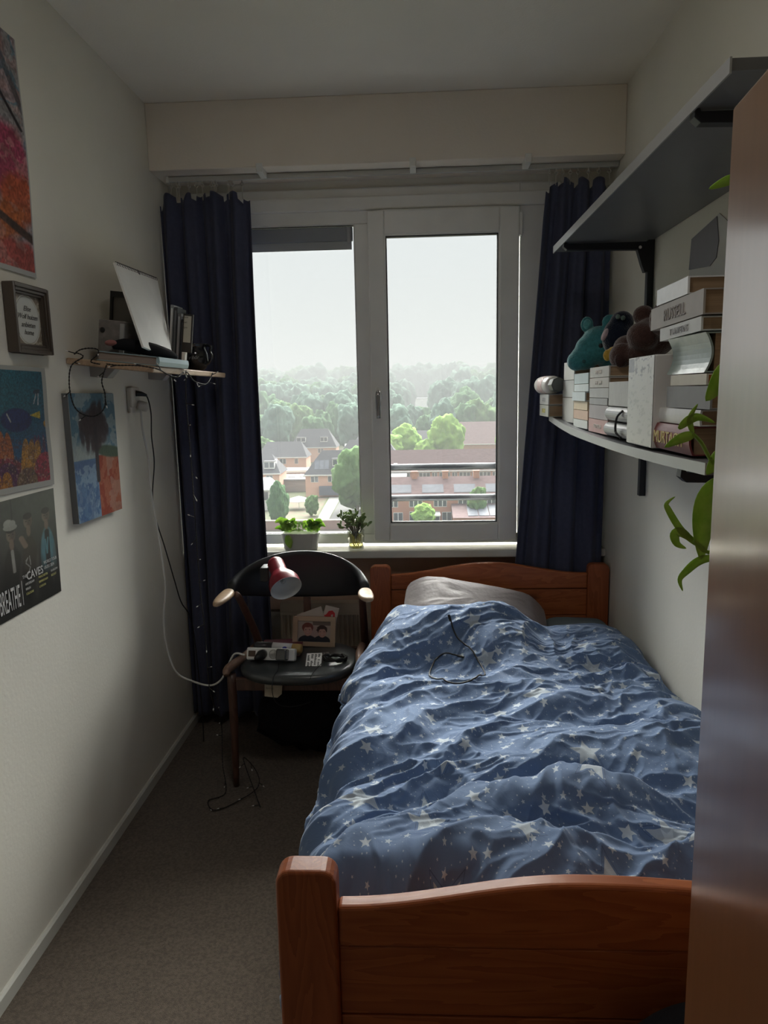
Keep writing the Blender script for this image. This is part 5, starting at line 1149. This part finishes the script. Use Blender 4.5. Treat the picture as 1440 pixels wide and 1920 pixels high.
def house(c,ang,w,d,he,hr,label,hip=2.5,brick=M_brickp,roof=M_slate,wins=(),dorm=(),sky=(),solar=None,chim=(),group=None,extra=None):
    e=empty('house',(c[0],c[1],GZ),label,'house',group)
    xf(MB().box(0,0,0,w,d,he),c,ang).build('wall',brick,e)
    o=.5; R=MB(); A=[(-o,-o,he-.2),(w+o,-o,he-.2),(w+o,d+o,he-.2),(-o,d+o,he-.2),(hip,d/2,hr),(w-hip,d/2,hr)]
    R.add(A,[(0,1,5,4),(1,2,5),(2,3,4,5),(3,0,4),(3,2,1,0)]); xf(R,c,ang).build('roof',roof,e)
    xf(MB().box(-o-.05,-o-.12,he-.35,w+o+.05,-o,he-.05),c,ang).build('gutter',M_wf,e)
    for (x,z,ww,hh,n) in wins: win(e,c,ang,x,0,z,ww,hh,n)
    sl=(hr-he)/(d/2+o)
    def zr(y): return he-.2+(y+o)*sl
    for (x,y,ww,hh) in dorm:
        z0=zr(y); q=xf(MB().box(x,y,z0-.1,x+ww,y+hh/sl+1.0,z0+hh),c,ang).build('dormer',M_wf,e)
        g=MB(); 
        for i in range(2): g.box(x+.15+i*(ww/2),y-.05,z0+.35,x+ww/2-.12+i*ww/2,y+.01,z0+hh-.25)
        xf(g,c,ang).build('pane',M_win,q)
        xf(MB().box(x-.15,y-.25,z0+hh,x+ww+.15,y+hh/sl+.8,z0+hh+.15),c,ang).build('dormer_roof',M_slate,q)
    for (x,y,ww,hh) in sky:
        z0,z1=zr(y)+.08,zr(y+hh)+.08; xf(MB().hexa([(x,y,z0-.1),(x+ww,y,z0-.1),(x+ww,y+hh,z1-.1),(x,y+hh,z1-.1),(x,y,z0),(x+ww,y,z0),(x+ww,y+hh,z1),(x,y+hh,z1)]),c,ang).build('skylight',M_wf,e)
    if solar:
        for (x,y,ww,hh) in solar:
            z0,z1=zr(y)+.12,zr(y+hh)+.12; xf(MB().hexa([(x,y,z0-.1),(x+ww,y,z0-.1),(x+ww,y+hh,z1-.1),(x,y+hh,z1-.1),(x,y,z0),(x+ww,y,z0),(x+ww,y+hh,z1),(x,y+hh,z1)]),c,ang).build('solar_panel',M_solar,e)
    for x in chim: xf(MB().box(x,d/2-.6,hr-1.2,x+1.3,d/2+.6,hr+1.1).box(x-.1,d/2-.7,hr+1.1,x+1.4,d/2+.7,hr+1.3),c,ang).build('chimney',M_brick,e)
    return e
r_=math.radians
house((-32.3,209.6),0,20,11,6.6,13.2,'brick house with solar panels and a white dormer in the left pane',hip=4.5,wins=[(1.6,4.3,2.2,1.8,2),(6.6,4.3,2.2,1.8,2),(10.8,4.3,2.2,1.8,2),(11.0,.6,1.6,2.4,1)],dorm=[(7.9,1.6,3.0,2.2)],sky=[(6.4,5.0,1.0,.6)],solar=[(2.6,.9,1.3,2.6),(4.05,.9,1.3,2.6),(5.5,.9,1.3,2.6)])
e=empty('awning',(-26,209,GZ),'dark grey awning over the patio doors of the solar panel house','awning')
MB().box(-28.2,208.2,GZ+.6,-22.2,209.5,GZ+3.2).build('canvas',mat('dark_awning',(.10,.11,.14),.7),e)
house((-59,268),0,18,11,6.8,12.2,'long pale brick house with two skylights behind the parasol garden',hip=2.5,wins=[(3.2,4.2,1.8,2.0,2),(8.0,4.2,2.4,2.0,2),(13.6,4.2,1.4,2.0,1)],sky=[(4.2,2.6,1.3,1.2),(8.6,2.6,1.3,1.2)])
house((-55.5,318),0,20,12,6.6,14.4,'hipped roof house with small dormers at the top left of the estate',hip=4,wins=[(12,4.0,2.5,2,2)],dorm=[(2.5,1.4,4.0,2.2),(13,1.4,3.2,2.2)],sky=[(8,5,1.0,.8),(11,5,1.2,.9)])
house((-28.6,262),0,22,11,6.4,12.8,'slate roofed house with a white skylight beside the window mullion',hip=4,wins=[(9.0,4.0,1.4,2.2,1),(12,4.0,1.4,2.2,1)],sky=[(2.4,3.0,4.6,1.4),(10.2,3.6,1.4,1.0)])
house((-29,330),0,22,11,6.4,11.4,'distant house with white dormers near the mullion in the left pane',hip=3,wins=[],dorm=[(5,1.5,6.5,1.2),(14.5,1.5,3.5,2.0)])
house((-55,215),0,14,12,6.6,11.8,'slate roofed house cut off by the left curtain, with a white dormer',hip=3,wins=[(10,4,2,2,2)],dorm=[(9.2,1.2,3.2,2.2)],sky=[(12.0,3,.8,1.5)])
house((-58,186),0,20.5,9,5.6,8.2,'white walled house with a pale roof low at the left curtain edge',hip=1,brick=M_wf,roof=mat('pale_roof',(.30,.31,.32),.6),wins=[(14,2.6,1.2,2.4,1),(16.4,2.6,1.2,2.4,1),(18.4,2.6,1.2,2.4,1)])
e=empty('garage',(-40,226,GZ),'flat roofed garages with white skylights between the left houses','garage')
MB().box(-48,222,GZ,-33.2,236,GZ+3.4).build('wall',mat('garage_wall',(.25,.22,.20),.9),e); MB().box(-48.3,221.6,GZ+3.4,-33,236.3,GZ+3.9).build('roof',mat('flat_roof',(.17,.175,.18),.8),e)
for x in (-44,-40.5,-37): MB().box(x,227,GZ+3.9,x+2.2,230,GZ+4.2).build('skylight',M_wf,e)
e=empty('shed',(-35,241,GZ),'long cream flat roofed annex behind the garages','shed'); MB().box(-50,238,GZ,-31,246,GZ+4.2).build('wall',M_brickp,e); MB().box(-50.4,237.6,GZ+4.2,-30.6,246.4,GZ+5.0).build('roof',mat('cream_fascia',(.75,.68,.58),.7),e)
pr=empty('parasol',(-30.6,186,GZ),'large white garden parasol open in the left garden','parasol')
MB().tube([(-30.8,188,GZ),(-30.8,188,GZ+3.1)],.06).build('pole',M_wf,pr); MB().lathe([(3.3,2.3),(1.6,2.95),(.05,3.4),(.04,3.35),(1.6,2.85),(3.3,2.2)],(-30.8,188,GZ),n=8).build('canopy',mat('white_canvas',(.85,.85,.83),.8),pr)
pth=MB().add([(-23.6,168,GZ+.05),(-20.8,168,GZ+.05),(-21.9,208,GZ+.05),(-25.2,208,GZ+.05)],[(0,1,2,3)]); S(pth.build('path',mat('paving',(.24,.235,.22),.9)))
S(MB().add([(-20.5,165,GZ+.04),(-12,165,GZ+.04),(-12,208,GZ+.04),(-21.6,208,GZ+.04)],[(0,1,2,3)]).build('parking',mat('asphalt',(.06,.06,.06),.9)))
S(MB().add([(-34,165,GZ+.04),(-24,165,GZ+.04),(-25.6,208,GZ+.04),(-38,208,GZ+.04)],[(0,1,2,3)]).build('garden',mat('soil',(.10,.062,.048),.95,col2=(.06,.08,.035),vscale=(.4,.4,.4))))
e=empty('garden_wall',(-22,158,GZ),'low reddish garden wall at the bottom of the left pane','wall'); MB().box(-60,158,GZ,-9.5,158.6,GZ+2.0).build('bricks',mat('dull_brick',(.30,.20,.17),.9),e); MB().box(-60,157.9,GZ+2.0,-9.5,158.7,GZ+2.2).build('coping',mat('coping',(.5,.46,.42),.9),e)
# terraces in right pane
def terrace(c,w,d,he,hr,brick,roof,wins,label,chim=(),solar=None,sky=(),name='terrace_row'):
    return house(c,0,w,d,he,hr,label,hip=.3,brick=brick,roof=roof,wins=wins,chim=chim,solar=solar,sky=sky)
ww=[]
for k in range(7):
    x=2+k*5.6; ww+= [(x,.5,1.4,2.2,1),(x+1.9,.5,2.2,2.0,2),(x,3.7,3.0,1.6,3)]
terrace((-9,165),44,9,6.4,10.2,M_brick,M_pur,ww,'nearest brick terrace with solar roofs and chimneys in the right pane',chim=(8.2,15.4,22.6,29.8),solar=[(3.2,.4,4.9,3.7),(10.6,.4,4.9,3.7),(17.9,.4,4.9,3.7),(25.2,.4,4.9,3.7)],sky=[(7.1,3.6,.6,.4),(13.6,3.6,.6,.4),(18.4,3.8,.6,.4)])
e=empty('porch',(14,160,GZ),'grey porch roof with solar panels in front of the nearest terrace','porch'); MB().box(8.5,157,GZ,24,164.9,GZ+2.5).build('wall',M_brick,e)
MB().add([(8.2,156.7,GZ+2.5),(24.3,156.7,GZ+2.5),(24.3,164.9,GZ+4.4),(8.2,164.9,GZ+4.4),(8.2,164.9,GZ+2.5),(24.3,164.9,GZ+2.5)],[(0,1,2,3),(0,3,4),(1,5,2),(0,4,5,1)]).build('roof',M_pur,e)
for k in range(4): MB().hexa([(11.6+k*2.4,157.6,GZ+2.65),(13.8+k*2.4,157.6,GZ+2.65),(13.8+k*2.4,163.6,GZ+4.05),(11.6+k*2.4,163.6,GZ+4.05),(11.6+k*2.4,157.6,GZ+2.85),(13.8+k*2.4,157.6,GZ+2.85),(13.8+k*2.4,163.6,GZ+4.25),(11.6+k*2.4,163.6,GZ+4.25)]).build('solar_panel',M_solar,e)
e=empty('canopy',(2.5,161,GZ),'white flat garden canopy in front of the nearest terrace','canopy'); MB().box(-.2,160,GZ+2.3,5.6,164.6,GZ+2.6).build('roof',M_wf,e)
for x in (0,5.4): MB().box(x-.05,160.1,GZ,x+.05,160.2,GZ+2.3).build('leg',M_wf,e)
e=empty('canopy',(-4,161,GZ),'small blue awning at the bottom left of the right pane','canopy'); MB().box(-3.2,157.5,GZ+.9,-.9,159.5,GZ+1.1).build('roof',mat('blue_cloth',(.15,.38,.62),.7),e); MB().box(-3.1,157.6,GZ,-3.0,157.7,GZ+.9).build('leg',M_wf,e)
ww=[]
for k in range(9):
    x=1.5+k*6.2; ww+=[(x,3.2,3.4,1.9,3),(x+4.0,3.2,1.6,1.9,2)]
terrace((-13,224),58,10,5.7,11.8,M_brick,M_pur,ww,'second terrace with purplish roof behind the upper safety bar',chim=(),sky=[(14,4.6,1.0,.5),(21.5,4.7,.7,.4),(26.5,4.7,.7,.4),(35.5,4.6,1.0,.5),(6,1.2,1.2,.7),(25,1.0,1.2,.35),(28,1.0,1.2,.35),(33,1.0,1.2,.35),(36,1.0,1.2,.35)])
e=empty('house',(-12,222,GZ),'white gabled end building at the left of the second terrace','house'); MB().box(-14,214,GZ,-3.2,223.5,GZ+4.6).build('wall',M_wf,e); MB().box(-14.4,213.6,GZ+4.6,-2.8,223.9,GZ+5.1).build('roof',mat('flat_roof',(.17,.175,.18),.8),e)
for x in (-10,-6.5): MB().box(x,213.9,GZ+1.4,x+1.2,214.0,GZ+3.6).build('window',M_win,e)
terrace((16,330),45,22,6,15.5,M_brick,M_pur,[],'far purplish roofed block between the bright green trees')
terrace((-14,352),30,12,6,11,M_brickp,M_slate,[(3,3,2,2,2),(8,3,2,2,2)],'grey roofed houses half hidden behind the bright green hedge')
house((54,470),0,26,16,9,17,'pale house with hipped roof far off at the right pane edge',hip=6,brick=M_wf)
e=empty('warehouse',(16,1050,GZ),'large pale flat building among the distant woods','building'); MB().box(-4,1050,GZ,46,1120,GZ+19.5).build('wall',mat('pale_wall',(.85,.85,.84),.7),e); MB().box(-5,1049,GZ+19.5,47,1121,GZ+20.2).build('roof',mat('flat_roof',(.17,.175,.18),.8),e)
# trees
def crown(seed,r=1.0,h=1.25,lobes=9):
    rg=random.Random(seed); bm=bmesh.new()
    for i in range(lobes):
        a=rg.uniform(0,2*PI); q=rg.uniform(0,.55)*r; c=Vector((q*math.cos(a),q*math.sin(a),rg.uniform(.35,h*.9)*r)); s=rg.uniform(.38,.62)*r
        if i==0: c=Vector((0,0,h*.55*r)); s=.72*r
        b=bmesh.ops.create_icosphere(bm,subdivisions=4,radius=s,matrix=Matrix.Translation(c))
        for v in b['verts']:
            d=(v.co-c).normalized(); v.co=c+d*s*(1+.30*noise.noise(v.co*3.2+Vector((seed,0,0)))+.16*noise.noise(v.co*8)+.12*noise.noise(v.co*21))
    me=bpy.data.meshes.new('crown'); bm.to_mesh(me); bm.free()
    for p in me.polygons: p.use_smooth=True
    return me
CR=[crown(s,lobes=8) for s in (1,2,3)]
def tmat(n,c,c2): return mat(n,c,.95,.1,col2=c2,vscale=(4,4,4),bump=1,bscale=6,bdist=.3)
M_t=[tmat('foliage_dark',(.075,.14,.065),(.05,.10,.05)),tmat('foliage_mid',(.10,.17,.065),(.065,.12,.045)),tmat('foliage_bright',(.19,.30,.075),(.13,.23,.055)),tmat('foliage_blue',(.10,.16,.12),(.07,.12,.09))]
CM={}
for i,me in enumerate(CR):
    for k,mm in enumerate(M_t):
        q=me.copy(); q.materials.append(mm); CM[i,k]=q
M_bark=mat('bark',(.08,.06,.045),.9)
def tree(x,y,h,wr,kind,label,group=None,trunk=True,base=GZ,seed=0):
    e=empty('tree',(x,y,base),label,'tree',group)
    c=bpy.data.objects.new('crown',CM[seed%3,kind]); COL.objects.link(c); c.parent=e; c.scale=(wr,wr,h*.85/1.35); c.location=(0,0,h*.08); c.rotation_euler=(0,0,seed*1.7)
    if trunk:
        t=MB().tube([(x,y,base),(x,y,base+h*.4)],[h*.03,h*.02],n=8).build('trunk',M_bark,e)
    return e
tree(-15.0,184,15.5,7.2,1,'large leafy green tree beside the mullion in the left pane',seed=1)
tree(-31.5,163,9.5,3.0,0,'dark conifer shaped tree at the lower left curtain edge',seed=2)
tree(-25.6,176,5.0,2.1,1,'slender green tree right of the white parasol',seed=0)
tree(-69,318,11,9,1,'round green tree behind the long pale brick house',seed=1)
tree(1.8,159.5,5.0,3.3,2,'bright green garden tree at the bottom of the right pane',seed=2)
tree(14,163,8.0,2.6,1,'small green tree rising above the porch roof',seed=0)
tree(12.5,306,19,9.5,2,'tall bright green tree in the middle of the right pane',seed=1)
tree(-5,310,15,9,2,'bright green tree on the left of the right pane',seed=2)
tree(-12,300,12,8,2,'bright green bushy tree beside the inner sash edge',seed=0)
tree(4,300,10,6,2,'lower bright green tree between its two taller neighbours',seed=0)
tree(37.5,300,16,6,2,'bright green tree at the far right edge of the right pane',seed=0)
rg=random.Random(21)
G1='woodland trees beyond the estate'
for (y0,y1,n,h0,h1,x0f,x1f) in ((370,440,26,17,24,-.26,.19),(450,560,36,22,30,-.26,.19),(600,760,44,32,40,-.27,.19),(850,1000,44,42,54,-.27,.19),(1200,1400,50,62,72,-.27,.19)):
    for i in range(n):
        y=rg.uniform(y0,y1); x=y*(x0f+(x1f-x0f)*(i+rg.random())/n)
        if 830<y<1060 and -12<x<50: continue
        mid=-.022*y<x<.036*y
        if 560<y<900 and mid: continue
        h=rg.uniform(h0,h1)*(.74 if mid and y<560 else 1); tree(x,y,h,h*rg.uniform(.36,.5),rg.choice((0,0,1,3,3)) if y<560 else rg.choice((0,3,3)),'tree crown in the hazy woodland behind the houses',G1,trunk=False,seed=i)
# haze over the town
hz=MB().box(-680,40,GZ-.5,780,2500,70).build('mist',None); 
m=bpy.data.materials.new('haze'); m.use_nodes=True; nt=m.node_tree; nt.nodes.clear(); o_=nt.nodes.new('ShaderNodeOutputMaterial'); v_=nt.nodes.new('ShaderNodeVolumeScatter'); v_.inputs['Color'].default_value=(.96,.98,1,1); v_.inputs['Density'].default_value=.00038; v_.inputs['Anisotropy'].default_value=0
va=nt.nodes.new('ShaderNodeVolumeAbsorption'); va.inputs['Color'].default_value=(0,0,0,1); va.inputs['Density'].default_value=.0010; vd=nt.nodes.new('ShaderNodeAddShader')
nt.links.new(v_.outputs[0],vd.inputs[0]); nt.links.new(va.outputs[0],vd.inputs[1]); nt.links.new(vd.outputs[0],o_.inputs['Volume'])
hz.data.materials.clear(); hz.data.materials.append(m); tag(hz,'thin grey rain haze hanging over the town outside','haze',kind='stuff')
